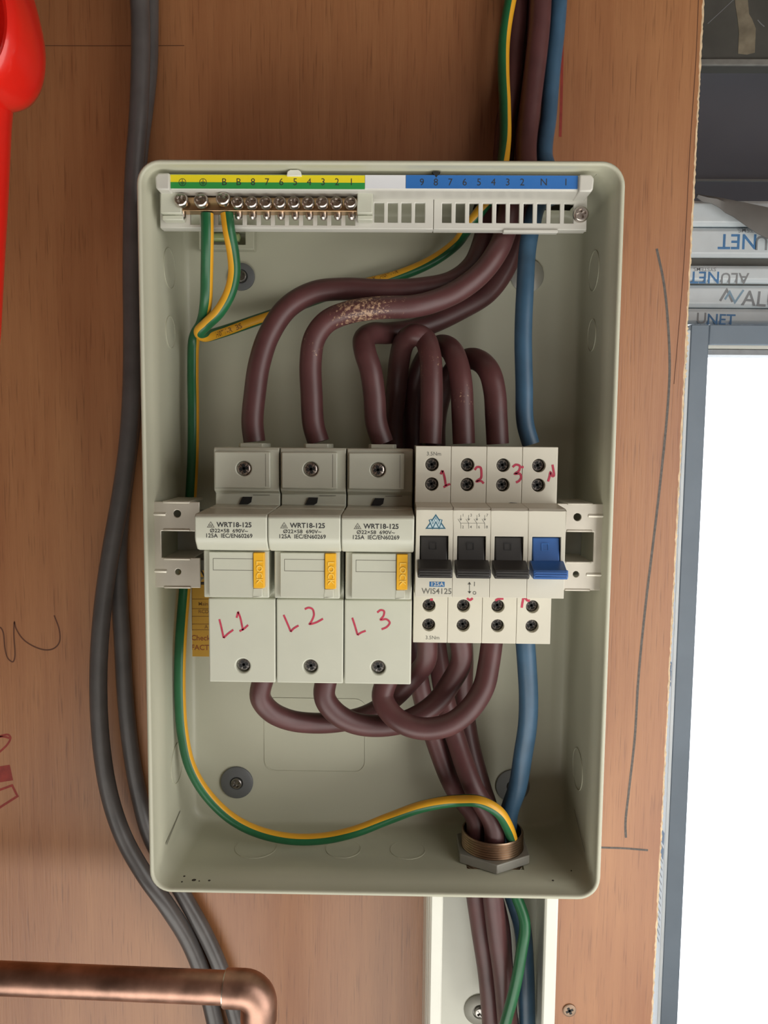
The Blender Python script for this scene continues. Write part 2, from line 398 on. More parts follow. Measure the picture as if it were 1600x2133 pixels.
class Cable:
    def __init__(s, pts, r, stripe=None, res=8, scuff=0.25, spots=(), halfw=52):
        """pts: (px,py,y) or Vector mm; stripe: stripe angle (deg) per point, 0 = facing the viewer"""
        s.r = r; pv = [p if isinstance(p, Vector) else P(*p) for p in pts]
        s.path = crom(pv, res); e0, e1 = s.path[0].copy(), s.path[-1].copy(); s.ext = []
        for e, at in ((e0, 0), (e1, -1)):      # run on beyond the frame, up or down the board
            if e.z > 262 or e.z < -385:
                q = e + Vector((0, 0, 330 if e.z > 0 else -430)); s.path = [q] + s.path if at == 0 else s.path + [q]; s.ext.append(at)
        s.T, s.N = frames(s.path, stripe is not None)
        s.ang = [0.0] * len(s.path); s.stripe = stripe; s.halfw = math.radians(halfw)
        if stripe is not None:
            for i in range(len(s.path)):
                q = max(0, i - (1 if 0 in s.ext else 0)) / res; k = min(int(q), len(stripe) - 2); s.ang[i] = -math.radians(stripe[k] + (stripe[k + 1] - stripe[k]) * (q - k))
        s.S = [0.0]
        for i in range(1, len(s.path)): s.S.append(s.S[-1] + (s.path[i] - s.path[i - 1]).length)
        s.tsign = -1; s.res = res; s.scuff = scuff; s.spots = spots
    def point(s, i, a, r):
        n = s.N[i]; b = s.T[i].cross(n); return s.path[i] + n * (r * math.cos(a)) + b * (r * math.sin(a))
    def build(s, name, mats, parent=None, seg=20):
        mb = MB(); mb.att = []; rings = []
        if s.stripe is not None:
            ks = 6; angs = [-s.halfw + 2 * s.halfw * k / ks for k in range(ks)] + [s.halfw + (2 * math.pi - 2 * s.halfw) * k / (seg - ks) for k in range(seg - ks)]
        else: ks = 0; angs = [2 * math.pi * k / seg for k in range(seg)]
        for i in range(len(s.path)):
            rings.append([s.point(i, s.ang[i] + a, s.r) for a in angs])
            sc = s.scuff
            for (k, wd, am) in s.spots: sc = max(sc, am * math.exp(-((i / s.res - k) / wd) ** 2))
            mb.att += [sc] * seg
        n = seg; vs = [p for r in rings for p in r]; fs = []; mi = []
        mb.v = [tuple(p) for p in vs]
        for i in range(len(rings) - 1):
            for j in range(n):
                k = (j + 1) % n; mb.f.append([i * n + j, i * n + k, (i + 1) * n + k, (i + 1) * n + j]); mb.mi.append(1 if j < ks else 0)
        mb.f.append(list(range(n))[::-1]); mb.f.append([(len(rings) - 1) * n + j for j in range(n)]); mb.mi += [0, 0]
        return mb.build(name, mats, parent, angle=60, merge=False)
    def text(s, txt, k0, size, flip=False, lift=0.06, bold=0.0):
        """lettering wrapped on the stripe, starting at path position k0 (control point units)"""
        vs, fs = text_geo(txt, bold, 'LEFT'); mb = MB(); s0 = s.S[int(k0 * s.res)]; out = []
        for a, b in vs:
            d = s0 + (-a if flip else a) * size
            i = 0
            while i < len(s.S) - 2 and s.S[i + 1] < d: i += 1
            f = (d - s.S[i]) / max(1e-6, s.S[i + 1] - s.S[i]); f = min(1, max(0, f))
            an = s.ang[i] + (-b if flip else b) * size / s.r * s.tsign
            out.append(s.point(i, an, s.r + lift) * (1 - f) + s.point(i + 1, an, s.r + lift) * f)
        return mb.add(out, fs)

# ================================================================== SETTING
# plywood board: the wall the box is screwed to, with a saw-torn right edge
BR0, BR1 = P(1464, 0, 0), P(1356, 2133, 0)
def bx(z): return BR0.x + (BR1.x - BR0.x) * (z - BR0.z) / (BR1.z - BR0.z)
o_ = [(-2000, -1450), (bx(-1450), -1450), (bx(-760), -760)]
z = -760.0
while z < 560:
    z += rnd.uniform(1.0, 4.5); o_.append((bx(z) + rnd.uniform(-0.35, 0.25), z))
o_ += [(bx(945), 950), (-2000, 950)]
wall = MB().prism_y(o_, 0, 11).build('wall_back', M['wood']); tag(wall, kind='structure')
# torn pale splinters along the cut
mb = MB(); Lp, Rp = [], []; z = -760.0
while z < 556:
    z += rnd.uniform(0.5, 2.2); q = 1.1 + rnd.uniform(-0.25, 0.35) + (0.9 if 40 < z < 70 and rnd.random() < 0.3 else 0)
    Lp.append((bx(z) - 0.3, z)); Rp.append((bx(z) + q, z))
for y0, y1 in ((0.3, 2.2),):
    mb.loft([[(x, y0, zz) for x, zz in Lp], [(x, y0 + .3, zz) for x, zz in Rp], [(x, y1, zz) for x, zz in Rp], [(x, y1, zz) for x, zz in Lp]], False, False, closed=False)
tag(mb.build('splintered_edge', M['splinter'], wall, merge=False), 'pale torn veneer along the cut edge')
mb = MB(); g0 = [P(x, y, 0) for x, y in ((1455, 0), (1450, 120), (1438, 300), (1424, 560), (1404, 800))]
mb.ribbon([(p.x, p.z) for p in g0], 0.45, -0.06); mb.build('edge_crack', M['brownpen'], wall)
def wmark(name, strokes, wd, mt, label=None, sm=True):
    mb = MB()
    for st in strokes: mb.ribbon([(P(a, b, 0).x, P(a, b, 0).z) for a, b in st], wd, -0.08, smooth=sm)
    o = mb.build(name, mt, wall)
    if label: o['label'] = label
    return o
wmark('pencil_line', [[(60, 95), (200, 95.5), (384, 95)]], 0.45, M['brownpen'], 'thin dark horizontal line')
wmark('marker_line', [[(1172, -20), (1171, 120), (1169, 220), (1167, 285)]], 1.6, M['redwood'], 'dark red vertical line beside the blue cable')
wmark('pencil_curve', [[(1368, 518), (1383, 590), (1392, 680), (1395, 770), (1390, 860), (1376, 1000), (1362, 1120), (1345, 1260), (1331, 1400), (1322, 1540), (1311, 1640), (1303, 1715), (1304, 1745)]], 1.5, M['pencil'], 'long bowed pencil line')
wmark('pencil_line', [[(1240, 1765), (1300, 1767), (1350, 1771)]], 1.3, M['pencil'])
s_ = 1 / 3.556
wmark('pen_scribble', [[(a * s_, 1200 + b * s_) for a, b in ((-40, 420), (0, 380), (22, 410), (38, 540), (60, 610), (95, 635), (110, 600), (103, 430), (107, 340), (118, 385), (170, 465), (250, 520), (340, 547), (400, 535), (440, 490), (440, 400), (402, 290))]], 0.9, M['brownpen'], 'brown looping scribble')
wmark('marker_drawing', [[(a * s_, 1200 + b * s_) for a, b in ((-60, 1200), (0, 1185), (60, 1175), (78, 1195), (60, 1240), (0, 1300), (-40, 1330))], [(a * s_, 1200 + b * s_) for a, b in ((-40, 1195), (30, 1190), (70, 1200))]], 1.3, M['redwood'], 'red oval doodle')
wmark('marker_drawing', [[(-12, 1200 + 1475 * s_), (24, 1200 + 1455 * s_)]], 10.5, M['redwood'], 'filled red marker block', False)
wmark('marker_drawing', [[(a * s_, 1200 + b * s_) for a, b in ((-60, 1605), (90, 1550), (130, 1630), (-50, 1745))]], 1.5, M['redwood'], 'red outlined box', False)

# room around the photographer (out of frame, bounces the daylight)
def slab(name, x0, x1, y0, y1, z0, z1, mt):
    o = MB().box(x0, x1, y0, y1, z0, z1).build(name, mt); tag(o, kind='structure'); return o
slab('floor', -2000, 2600, -2600, 700, -1550, -1450, M['concrete'])
slab('ceiling', -2000, 2600, -2600, 700, 950, 1030, M['ceil'])
slab('wall_left', -2080, -2000, -2600, 700, -1450, 950, M['plaster'])
slab('wall_front', -2000, 2600, -2680, -2600, -1450, 950, M['plaster'])
slab('wall_right', 2600, 2680, -2600, 700, -1450, 950, M['plaster'])
# dark panel and beam seen past the cut edge
pz = lambda y_, d_: PZ(y_, d_, 1530)
wo = slab('wall_outer', 60, 2600, 540, 600, pz(690, 540) , 950, M['darkpanel'])
e_ = MB().box(60, 2600, 536.5, 540, pz(379, 540), pz(375, 540)).build('panel_joint', M['greyfilm'], wo)
bm_ = slab('ceiling_beam', 60, 2600, 505, 540, pz(124, 505), pz(-160, 505), M['paintgrey'])
tag(bm_, 'scuffed grey painted beam crossing above the dark board')
mb = MB(); mb.box(60, 2600, 501, 505, pz(136, 502), pz(123, 502)); mb.build('beam_lip', mat('worn_pale_edge', (0.30, 0.30, 0.28), 0.7, var=0.3, vscale=40), bm_, bevel=0.8)  # lip in a paler mottled grey than the beam
bp_ = [(1530, -60), (1531, 8), (1536, 40), (1539, 70), (1537, 112), (1556, 114), (1572, 110), (1574, 60), (1566, 40), (1560, 30), (1552, -60)]
MB().prism_y([(P(a, b, 505).x, P(a, b, 505).z) for a, b in bp_], 504.2, 505.2).build('bare_patch', M['bare'], bm_)
mb = MB(); mb.ribbon([(P(a, b, 505).x, P(a, b, 505).z) for a, b in ((1474, 50), (1500, 26), (1530, -2))], 0.8, 504.4); mb.ribbon([(P(a, b, 505).x, P(a, b, 505).z) for a, b in ((1578, 42), (1585, 50), (1592, 56))], 1.2, 504.4)
mb.build('scratch', M['filmgrey'], bm_)

slab('wall_rear', -2000, P(1438, 720, 360).x - 70, 430, 490, -1450, 950, M['darkpanel'])  # unseen wall added to block skylight, with a slit left for the film
# window: slate frame, gasket, glass, protective film on the outside edge
WY = 360
wx0, wx1 = P(1438, 720, WY).x, P(1476, 735, WY).x
wz1, wz0 = pz(676, WY), pz(737, WY)
win = MB()
win.box(wx0, wx1, WY, WY + 60, -1420, wz1); win.box(wx1, 1450, WY, WY + 60, pz(718, WY), wz1); win.box(1400, 1450, WY, WY + 60, -1420, wz1); win.box(wx1, 1450, WY, WY + 60, -1420, -1360)
win = win.build('window_1', M['winframe'], bevel=1.2, merge=False); tag(win, kind='structure')
mb = MB(); mb.box(wx1 + .5, 1400, WY + 6, WY + 30, pz(726, WY + 6), pz(718, WY + 6) + 1); mb.build('glazing_bead', M['pvc'], win, bevel=0.8)
mb = MB(); mb.box(wx1 + .5, 1400, WY + 10, WY + 40, wz0, pz(727, WY + 6)); mb.build('glazing_gasket', M['filmgrey'], win, bevel=0.5)
MB().box(wx1, 1400, WY + 34, WY + 38, -1360, wz1).build('glass_pane', M['glass'], win)
fx = wx0 - 0.7
mb = MB(); pts = []; zz = wz1 - 6
mb.box(fx - 3, wx0 - .05, WY + 0.5, WY + 59, -1420, zz)
film = mb.build('protective_film', M['film'], win, bevel=0.4); film['label'] = 'white film with blue print on the frame edge'
mb = MB()
for (a, b, y0) in ((1395, 1420, 1), (1420, 1432, 1), (1735, 1765, 1), (1768, 1795, 1), (1378, 1398, 1)):
    z1_, z0_ = PZ(a, WY, 1385), PZ(b, WY, 1370); mb.add([(fx - 3.1, WY + 4, z0_), (fx - 3.1, WY + 26, z0_ + 3), (fx - 3.1, WY + 24, z1_), (fx - 3.1, WY + 3, z1_ - 2)], [(0, 1, 2, 3)])
for k in range(12):
    z1_ = PZ(1805 + k * 15, WY, 1370); mb.add([(fx - 3.1, WY + 5, z1_), (fx - 3.1, WY + 22, z1_ + 4), (fx - 3.1, WY + 22, z1_ + 6), (fx - 3.1, WY + 5, z1_ + 2)], [(0, 1, 2, 3)], 1)
mb.build('film_print', [M['filmblue'], M['filmgrey']], film)

# wrapped aluminium lengths stacked on the window head
def pack(label, py0, py1, y, cut=None):
    z1_, z0_ = pz(py0, y), pz(py1, y); x0 = 110
    mb = MB(); h = z1_ - z0_; r = min(4, h * .2)
    prof = [(y + .0, z0_ + r), (y + r, z0_), (y + 70, z0_), (y + 70, z1_), (y + r, z1_), (y, z1_ - r)]
    mb.prism_x(prof, x0, 900)
    o = mb.build('wrapped_aluminium_length', M['film'], bevel=1.0)
    return tag(o, label, 'packaged profile', 'film wrapped aluminium lengths stacked on the window frame')
YP = 400
def ptext(o, items, y):
    mb = MB()
    for (t, px, py, hpx, mi, rot, sx) in items:
        p = P(px, py, y); s = hpx * (480 + y) / F * 1.40
        mb.text(t, p.x, p.z, s, y - 0.15, mi, rot, 0.012, 'LEFT', sx)
    mb.build('film_lettering', [M['filmblue'], M['filmgrey'], M['winframe']], o)
k1 = pack('plain white wrapped length, topmost of the stack above the window', 416, 470, YP)
k2 = pack('white wrapped length with large upside-down blue letters, second down', 473, 535, YP)
ptext(k2, [('ALU', 1648, 505, 28, 1, math.pi, 1.0), ('NET', 1578, 502, 30, 0, math.pi, 1.0), ('SYSTEMS', 1592, 480, 8, 1, math.pi, 1.2)], YP)
k3 = pack('thin white wrapped length with clipped blue and grey lettering, third down', 552, 588, YP - 3)
ptext(k3, [('ALU', 1560, 579, 22, 1, math.pi, 1.0), ('NET', 1500, 577, 24, 0, math.pi, 1.0), ('SYSTEMS', 1492, 561, 7, 1, math.pi, 1.2)], YP - 3)
k4 = pack('white wrapped length with upright grey letters and a triangular emblem', 593, 640, YP)
ptext(k4, [('ALU', 1546, 622, 30, 1, -0.06, 1.0)], YP)
mb = MB(); q = lambda a, b: (P(a, b, YP).x, P(a, b, YP).z)
mb.ribbon([q(1500, 627), (q(1514, 604)), q(1526, 629)], 2.6, YP - .15, 1, False); mb.ribbon([q(1510, 624), q(1520, 608), q(1531, 630), q(1549, 604)], 2.2, YP - .17, 0, False)
mb.build('emblem', [mat('pale_blue_film_print', (0.30, 0.46, 0.60), 0.5), M['filmgrey']], k4)
k5 = pack('lowest white wrapped length, resting on the window frame with upright blue print', 642, 675, YP - 2)
ptext(k5, [('U', 1450, 664, 22, 1, 0, 1.0), ('NET', 1472, 666, 22, 0, -0.02, 1.0)], YP - 2)
mb = MB()
for a, b in ((536, 551), (589, 592)): mb.box(112, 880, YP + 6, YP + 62, pz(b, YP) , pz(a, YP))
# dark strips added for the shade in the gaps between the lengths
for i, (a, b) in enumerate(((535.6, 551.4), (588.4, 592.6))):
    mb = MB(); mb.box(112, 880, YP + 6, YP + 62, pz(b, YP), pz(a, YP)); o = mb.build('spacer_batten', M['paintgrey'], bevel=0.6)
    tag(o, ['thick grey batten between the second and third wrapped lengths', 'thin grey batten under the clipped-lettering wrapped length'][i], 'batten')
# torn grey sheet hanging in front of the stack
sh = [(1452, 411), (1466, 421), (1482, 423), (1500, 433), (1512, 443), (1528, 451), (1545, 463), (1560, 474), (1578, 486), (1600, 497), (1680, 530)]
tp = [(1452, 404), (1500, 411), (1540, 418), (1570, 425), (1600, 432), (1640, 440), (1680, 450)]
mb = MB(); ys = YP - 16
low = [P(a, b, ys) for a, b in sh]; up_ = crom([P(a, b, ys + 4) for a, b in tp], 2)[:len(sh)]
up_ = [P(1452 + 228 * k / 10, 404 + 46 * (k / 10) ** 1.15, ys + 5) for k in range(11)]
mid = [(a + b) / 2 + Vector((0, -3 - 2 * math.sin(k), 0)) for k, (a, b) in enumerate(zip(low, up_))]
mb.loft([up_, mid, low, [p + Vector((0, 1.2, 0)) for p in low], [p + Vector((0, 1.2, 0)) for p in mid], [p + Vector((0, 1.2, 0)) for p in up_]], False, False, closed=False)
sheet = mb.build('torn_plastic_sheet', M['greyfilm']); tag(sheet, 'torn grey plastic sheet draped over the wrapped lengths', 'plastic sheet')

# ================================================================== ENCLOSURE
X0, X1, Z0, Z1, YR = -131.6, 112.2, -245.2, 139.4, -80.0
enc = thing('distribution_enclosure', 'open cream metal enclosure screwed to the plywood, cover removed', 'enclosure', ((X0 + X1) / 2, 0, Z0))
TS = (43, 100); BS = (42.6, 75.2)
def ring(ins, y, r): return [(x, y, z) for x, z in rrect(X0 + ins, X1 - ins, Z0 + ins, Z1 - ins, max(2, r - ins), 8, TS, BS)]
prof = [(0.6, -0.4, 12), (0, -2, 12), (0, -12.5, 12), (0, -23, 12), (0, -50, 12), (0, -57, 12), (0, -78.6, 12), (0.4, -79.6, 12), (1.0, YR, 12), (1.8, YR, 12), (2.4, -79.5, 12),
        (2.6, -78.6, 12), (2.7, -70.5, 12), (3.3, -69.8, 12), (3.6, -57, 13), (3.8, -50, 13), (4.2, -23, 14), (4.5, -16, 15), (4.7, -12.5, 15), (5.2, -10.2, 16), (6.2, -8.8, 17), (7.8, -8.0, 19)]
rings = [ring(*p) for p in prof]
nb = 9 + 0
def skip(i, j):
    a, b = rings[i][j], rings[i][(j + 1) % len(rings[i])]; c = rings[i + 1][j]
    ya, yb = sorted((a[1], c[1])); xm = (a[0] + b[0]) / 2
    if a[2] > Z1 - 6 and b[2] > Z1 - 6 and TS[0] < xm < TS[1] and ya >= -50.01 and yb <= -12.4: return True
    if a[2] < Z0 + 6 and b[2] < Z0 + 6 and BS[0] < xm < BS[1] and ya >= -57.01 and yb <= -22.9: return True
    return False
mb = MB(); mb.loft(rings, True, True, skip=skip)
case = mb.build('case', M['case'], enc, angle=40)
# moulded pad on the back panel
def flat(pxs, y): return [(P(a, b, y).x, P(a, b, y).z) for a, b in pxs]
a_, b_ = P(551, 1606, -8), P(763, 1456, -8)
mb = MB(); o1 = rrect(a_.x, b_.x, a_.z, b_.z, 7, 5); o2 = rrect(a_.x + .7, b_.x - .7, a_.z + .7, b_.z - .7, 6.4, 5)
mb.loft([[(x, -7.9, z) for x, z in o1], [(x, -8.35, z) for x, z in o1], [(x, -8.35, z) for x, z in o2], [(x, -7.9, z) for x, z in o2]], False, False); mb.build('knockout_outline', M['case'], enc)
# knockout rings on the bottom and sides
def ko_bottom(px, py, r):
    p = P(px, py, -40); mb = MB(); z_ = Z0 + 4.0
    mb.lathe([(r, -.3), (r, .12), (r - .5, .12), (r - .5, -.3)], (p.x, -38, z_), 'z', 32, cap0=False, cap1=False); mb.build('knockout_ring', M['case'], enc)
ko_bottom(532, 1750, 12.5); ko_bottom(715, 1745, 10.5); ko_bottom(850, 1745, 10.5)
for sx, xx in ((1, X0 + 4.3), (-1, X1 - 4.3)):
    for zz, r in ((95, 11), (60, 9), (-190, 12)):
        mb = MB(); mb.lathe([(r, -.4 * sx), (r, .03 * sx), (r - .3, .03 * sx), (r - .3, -.4 * sx)], (xx, -38, zz), 'x', 32, cap0=False, cap1=False); mb.build('knockout_ring', M['case'], enc)
# moulded fold marks in the lower corners
mb = MB(); 
for pts in ([(329, 1738), (340, 1718), (354, 1694)], [(362, 1693), (372, 1679)]):
    q_ = [P(a, b, -46 + 20 * (a > 360)) for a, b in pts]
mb.add([(X0 + 4.4, -62, -228), (X0 + 4.4, -34, -222), (X0 + 4.4, -34, -221.2), (X0 + 4.4, -62, -226.8)], [(0, 1, 2, 3)]); mb.build('fold_line', M['linegrey'], enc)
mb = MB(); mb.add([(X1 - 4.4, -62, -228), (X1 - 4.4, -34, -217), (X1 - 4.4, -34, -216.2), (X1 - 4.4, -62, -227.2)], [(0, 1, 2, 3)]); mb.build('fold_line', M['linegrey'], enc)
# specks of dirt lying in the bottom
mb = MB()
for (px, py, s) in ((419, 1714, 2.0), (412, 1729, 1.3), (404, 1834, 1.3), (384, 1826, .7), (436, 1835, .8), (415, 1836, .5), (379, 1838, .6), (1152, 1835, .7), (1190, 1816, .4)):
    # where the sight line meets the floor of the box
    yy = -40
    for _ in range(30):
        zf = P(px, py, yy).z; yy += (0.9 if zf > Z0 + 4.2 else -0.9) * 2
        yy = max(-78, min(-5, yy))
    p = P(px, py, yy); mb.lathe([(s * .6, 0), (s, .25), (s * .5, .55), (.05, .6)], (p.x, p.y, max(p.z, Z0 + 3.9)), 'z', 7)
tag(mb.build('dirt_specks', M['dirt'], enc), kind='stuff')
# mounting screws with washers
def mount(px, py, rw, mw, label=None):
    p = P(px, py, -8.2); mb = MB()
    mb.lathe([(rw, 0), (rw, -1.1), (rw - .8, -1.6), (4.2, -1.9), (3.6, -1.2)], (p.x, p.y, p.z), 'y', 32)
    o = mb.build('mounting_washer', mw, enc); 
    if label: o['label'] = label
    s = MB(); screw_into(s, (p.x, p.y - 1.0, p.z), 3.6, 2.2, 0.62, 0.2, 1.2, rot=0.5); s.build('screw_head', M['darksteel'], o)
mount(503, 577, 8.0, M['rubber']); mount(494, 1629, 10.2, M['rubber']); mount(1068, 1636, 10.5, mat('pale_grey_washer', (0.22, 0.225, 0.22), .5))
mount(1098, 575, 9.8, mat('bright_cup_washer', (0.62, 0.62, 0.58), 0.35, 0.6), 'bright metal cup washer')
# warning sticker on the back
a_, b_ = P(393, 1367, -8.6), P(520, 1180, -8.6)
st = MB().box(a_.x, b_.x, -8.8, -8.2, a_.z, b_.z).build('warning_sticker', M['sticker'], enc); st['label'] = 'amber printed sticker on the back panel'
mb = MB(); ty = -8.88
def fl(a, b): q = P(a, b, ty); return (q.x, q.z)
for yy in (1248, 1268, 1284, 1300, 1312): mb.ribbon([fl(400, yy), fl(470, yy)], .3, ty, 0, False)
mb.ribbon([fl(400, 1220), fl(400, 1312)], .3, ty, 0, False); mb.ribbon([fl(386, 1217), fl(480, 1217)], .5, ty, 1, False)
tri = [fl(403, 1214), fl(418, 1186), fl(433, 1214)]; mb.ribbon(tri, 1.1, ty, 1, False, True)
for t, x, y_, h in (('Main', 413, 1258, 9), ('RCD', 413, 1274, 9), ('A', 426, 1306, 9)):
    q = P(x, y_, ty); mb.text(t, q.x, q.z, 3.2, ty, 0, 0, .01, 'LEFT')
for t, x, y_ in (('Check', 398, 1329), ('FACTORY', 398, 1349)):
    q = P(x, y_, ty); mb.text(t, q.x, q.z, 4.6, ty, 2, 0, .015, 'LEFT')
mb.build('sticker_print', [M['stickerink'], M['stickerblack'], mat('red_brown_sticker_ink', (0.28, 0.075, 0.02), .6)], st)
# spirit level moulded under the terminal bar
def boxpx(mb, x0, x1, y0, y1, ya, yb, mi=0):
    a, b = P(x0, y1, ya), P(x1, y0, ya); return mb.box(a.x, b.x, ya, yb, a.z, b.z, mi)
mb = MB(); a, b = P(414, 519, -15), P(529, 474, -15); h0, h1 = P(426, 509, -15), P(511, 481, -15)
mb.plate(a.x, b.x, a.z, b.z, -15, -8.1, [(h0.x, h1.x, h0.z, h1.z)])
lv = mb.build('level_housing', M['case'], enc, bevel=.4); c_ = P(468, 495, -11)
MB().lathe([(0.3, -9.6), (2.6, -8.8), (2.6, 8.8), (0.3, 9.6)], (c_.x, -11.2, c_.z), 'x', 16).build('bubble_vial', M['vial'], lv)

# ---- numbered terminal label strip and carrier
tc_ = thing('terminal_carrier', 'cream slotted terminal carrier across the top of the box, with numbered label strip', 'terminal carrier', (-12, -60, 118))
YL = -73.0
zt, zb = PZ(357, YL, 780), PZ(396, YL, 780)
xl, xr = P(325, 375, YL).x, P(1236, 375, YL).x
mb = MB()
mb.prism_x([(-52, zt - 1.6), (YL + 8, zt - .9), (YL + 4, zt - .3), (YL + 1.5, zt - 1.2), (YL, PZ(364, YL, 780)), (YL, zb), (YL + 6, zb - .6), (-52, zb - .6)], xl + 2.5, xr - 2.5)
rail_ = mb.build('label_holder', M['white'], tc_, bevel=1.2, seg=3)
for xa, xb, s in ((xl, xl + 7.5, 1), (xr - 7.5, xr, -1)):
    mb = MB(); mb.prism_y([(xa, zt - 3.6), (xa + 1.6, zt - 1.7), (xb, zt - 1.7), (xb, zb - 1), (xa + 1.6, zb - 1), (xa + .4, zb)] if s > 0 else [(xa, zt - 1.7), (xb - 1.6, zt - 1.7), (xb, zt - 3.6), (xb - .4, zb), (xb - 1.6, zb - 1), (xa, zb - 1)], YL - 2.2, -52)
    mb.build('end_cap', M['white'], tc_, bevel=.9, seg=3)
YT = YL - .35
def lab(name, x0, x1, y0, y1, mt):
    a, b = P(x0, y1, YT), P(x1, y0, YT); return MB().box(a.x, b.x, YT, YL + .2, a.z, b.z).build(name, mt, tc_)
YW = YT - .06
e1 = lab('earth_label', 351, 760, 365, 392, M['greenlbl']); e1['label'] = 'green and yellow earth terminal label'
mb = MB(); a, b = P(351, 379, YW), P(760, 365.5, YW); mb.rect(a.x, b.x, a.z, b.z, YT - .03); mb.build('yellow_band', M['yellowlbl'], e1)
lab('blank_label', 760.5, 845, 365, 392, mat('white_card', (.72, .73, .76), .5)); n1 = lab('neutral_label', 845.5, 1204, 366, 392, M['bluelbl']); n1['label'] = 'blue neutral terminal label'
mb = MB()
for t, x in (('B', 467), ('B', 497), ('8', 527), ('7', 556), ('6', 586), ('5', 615), ('4', 644), ('3', 673), ('2', 702), ('1', 732)):
    p = P(x, 379.5, YW); mb.text(t, p.x, p.z, 4.9, YW, 0)
for x in (380, 423):
    p = P(x, 379.5, YW); R = 1.75
    mb.ribbon([(p.x + R * math.cos(k * math.pi / 9), p.z + R * math.sin(k * math.pi / 9)) for k in range(18)], .3, YW, 0, False, True)
    mb.ribbon([(p.x, p.z + 1.5), (p.x, p.z + .1)], .3, YW, 0, False)
    for q, hw in ((.1, 1.2), (-.5, .8), (-1.05, .4)): mb.ribbon([(p.x - hw, p.z + q), (p.x + hw, p.z + q)], .3, YW, 0, False)
mb.build('terminal_numbers', M['ink'], e1)
mb = MB()
for t, x in (('9', 879), ('8', 908), ('7', 938), ('6', 968), ('5', 998), ('4', 1028), ('3', 1058), ('2', 1088), ('N', 1133), ('1', 1179)):
    p = P(x, 380, YW); mb.text(t, p.x, p.z, 4.9, YW, 0)
mb.build('terminal_numbers', M['ink'], n1)
# little catch and centre mark on top of the strip
p = P(613, 360, YL - 1); p.z = min(p.z, zt - 1.3); mb = MB(); mb.prism_y([(p.x - 3.8, p.z - 1.6), (p.x - 3.4, p.z + .6), (p.x - 2, p.z + 1.5), (p.x + 2, p.z + 1.5), (p.x + 3.4, p.z + .6), (p.x + 3.8, p.z - 1.6)], YL - 1.6, YL + 3); mb.build('catch', M['pvc'], tc_, bevel=.3)
p = P(909, 358, YL - .5); p.z = min(p.z, zt - 1.7); mb = MB(); mb.prism_y([(p.x - 2.1, p.z + 1.6), (p.x + 2.1, p.z + 1.6), (p.x, p.z - 1.4)], YL - .4, YL + 2); mb.build('centre_mark', M['black'], tc_)
# slotted carrier plate
YC = -60.0
zA, zB_ = PZ(397, YC, 780), PZ(481, YC, 780); xA, xB = P(333, 440, YC).x, P(1223, 440, YC).x; xm = P(903, 440, YC).x
h1, h0 = PZ(423, YC, 950), PZ(464, YC, 950)
rects = []
for k in range(4): rects.append((P(779.5 + 28.4 * k, 440, YC).x, P(800 + 28.4 * k, 440, YC).x, h0, h1))
for k in range(13):
    x = 396 + 29.4 * k
    if k < 12: rects.append((P(x, 440, YC).x, P(x + 20, 440, YC).x, PZ(468, YC, 500), PZ(430, YC, 500)))
def carrier(name, x0, x1, rr):
    mb = MB(); mb.plate(x0, x1, zB_ + 1, zA, YC, YC + 2, rr); mb.box(x0, x1, YC + 2, YC + 7, zB_ + 1, zB_ + 3); mb.box(x0, x1, YC + 2, YC + 6, zA - 2, zA)
    return mb.build(name, M['white'], tc_, bevel=.35)
carrier('slotted_plate', xA, xm - .15, rects)
rects = [(P(921 + 28.3 * k, 440, YC).x, P(940.5 + 28.3 * k, 440, YC).x, h0, h1) for k in range(10)]
carrier('slotted_plate', xm + .15, xB, rects)
a, b = P(1048, 485, YC), P(1162, 479, YC); MB().box(a.x, b.x, YC - 1, YC + 3, a.z, b.z).build('carrier_foot', M['white'], tc_, bevel=.4)
p = P(1209, 448, YC); s = MB(); screw_into(s, (p.x, YC - .1, p.z), 4.0, 2.6, .62, .2, 1.3, rot=.3); s.build('fixing_screw', M['steel'], tc_)

# ---- brass earth bar
eb = thing('earth_bar', 'brass earth bar with twelve cross-head screws under the green and yellow label', 'terminal bar', (-70, -66, 116))
YB = -67.5
for xa, xb in ((336, 379), (744, 777)):
    a, b = P(xa, 446, YB), P(xb, 402, YB); mb = MB(); mb.box(a.x, b.x, YB - 1.5, -60.1, a.z, b.z); mb.box(a.x, b.x, YB + 1.5, -60.1, a.z - 2.5, a.z); mb.build('end_holder', M['fuse'], eb, bevel=.5)
a, b = P(378, 439, YB), P(745, 410, YB)
mb = MB(); mb.prism_x([(YB, a.z), (YB, a.z + 1.5), (YB + 1.8, b.z), (-60.2, b.z), (-60.2, a.z)], a.x, b.x); bar = mb.build('bar', M['brass'], eb, bevel=.3)
sm = None
for k, (x, y_) in enumerate([(376, 417), (418, 418), (464, 414)] + [(494 + 29.5 * q, 422) for q in range(9)]):
    p = P(x, y_, YB - 3.5); R = 3.7 if k < 3 else 3.25
    mb = MB(); screw_into(mb, (p.x, YB - 1.2, p.z), R, 2.6, .6, .22, 1.2, rot=rnd.uniform(-.6, .6), tilt=math.radians(-14)); mb.lathe([(1.7, 0), (1.7, 3.0)], (p.x, YB - 1.6, p.z), 'y', 12)
    mb.build('terminal_screw', M['steel'], eb)
    if k not in (1, 2):
        p2 = P(x + 3, 448, YB + 3); mb = MB(); mb.lathe([(2.0, 0), (2.0, -2.4), (1.2, -3.4), (.2, -3.6)], (p2.x, YB + 3.6, a.z + .05), 'z', 16); mb.build('clamp_tip', M['steel'], eb)

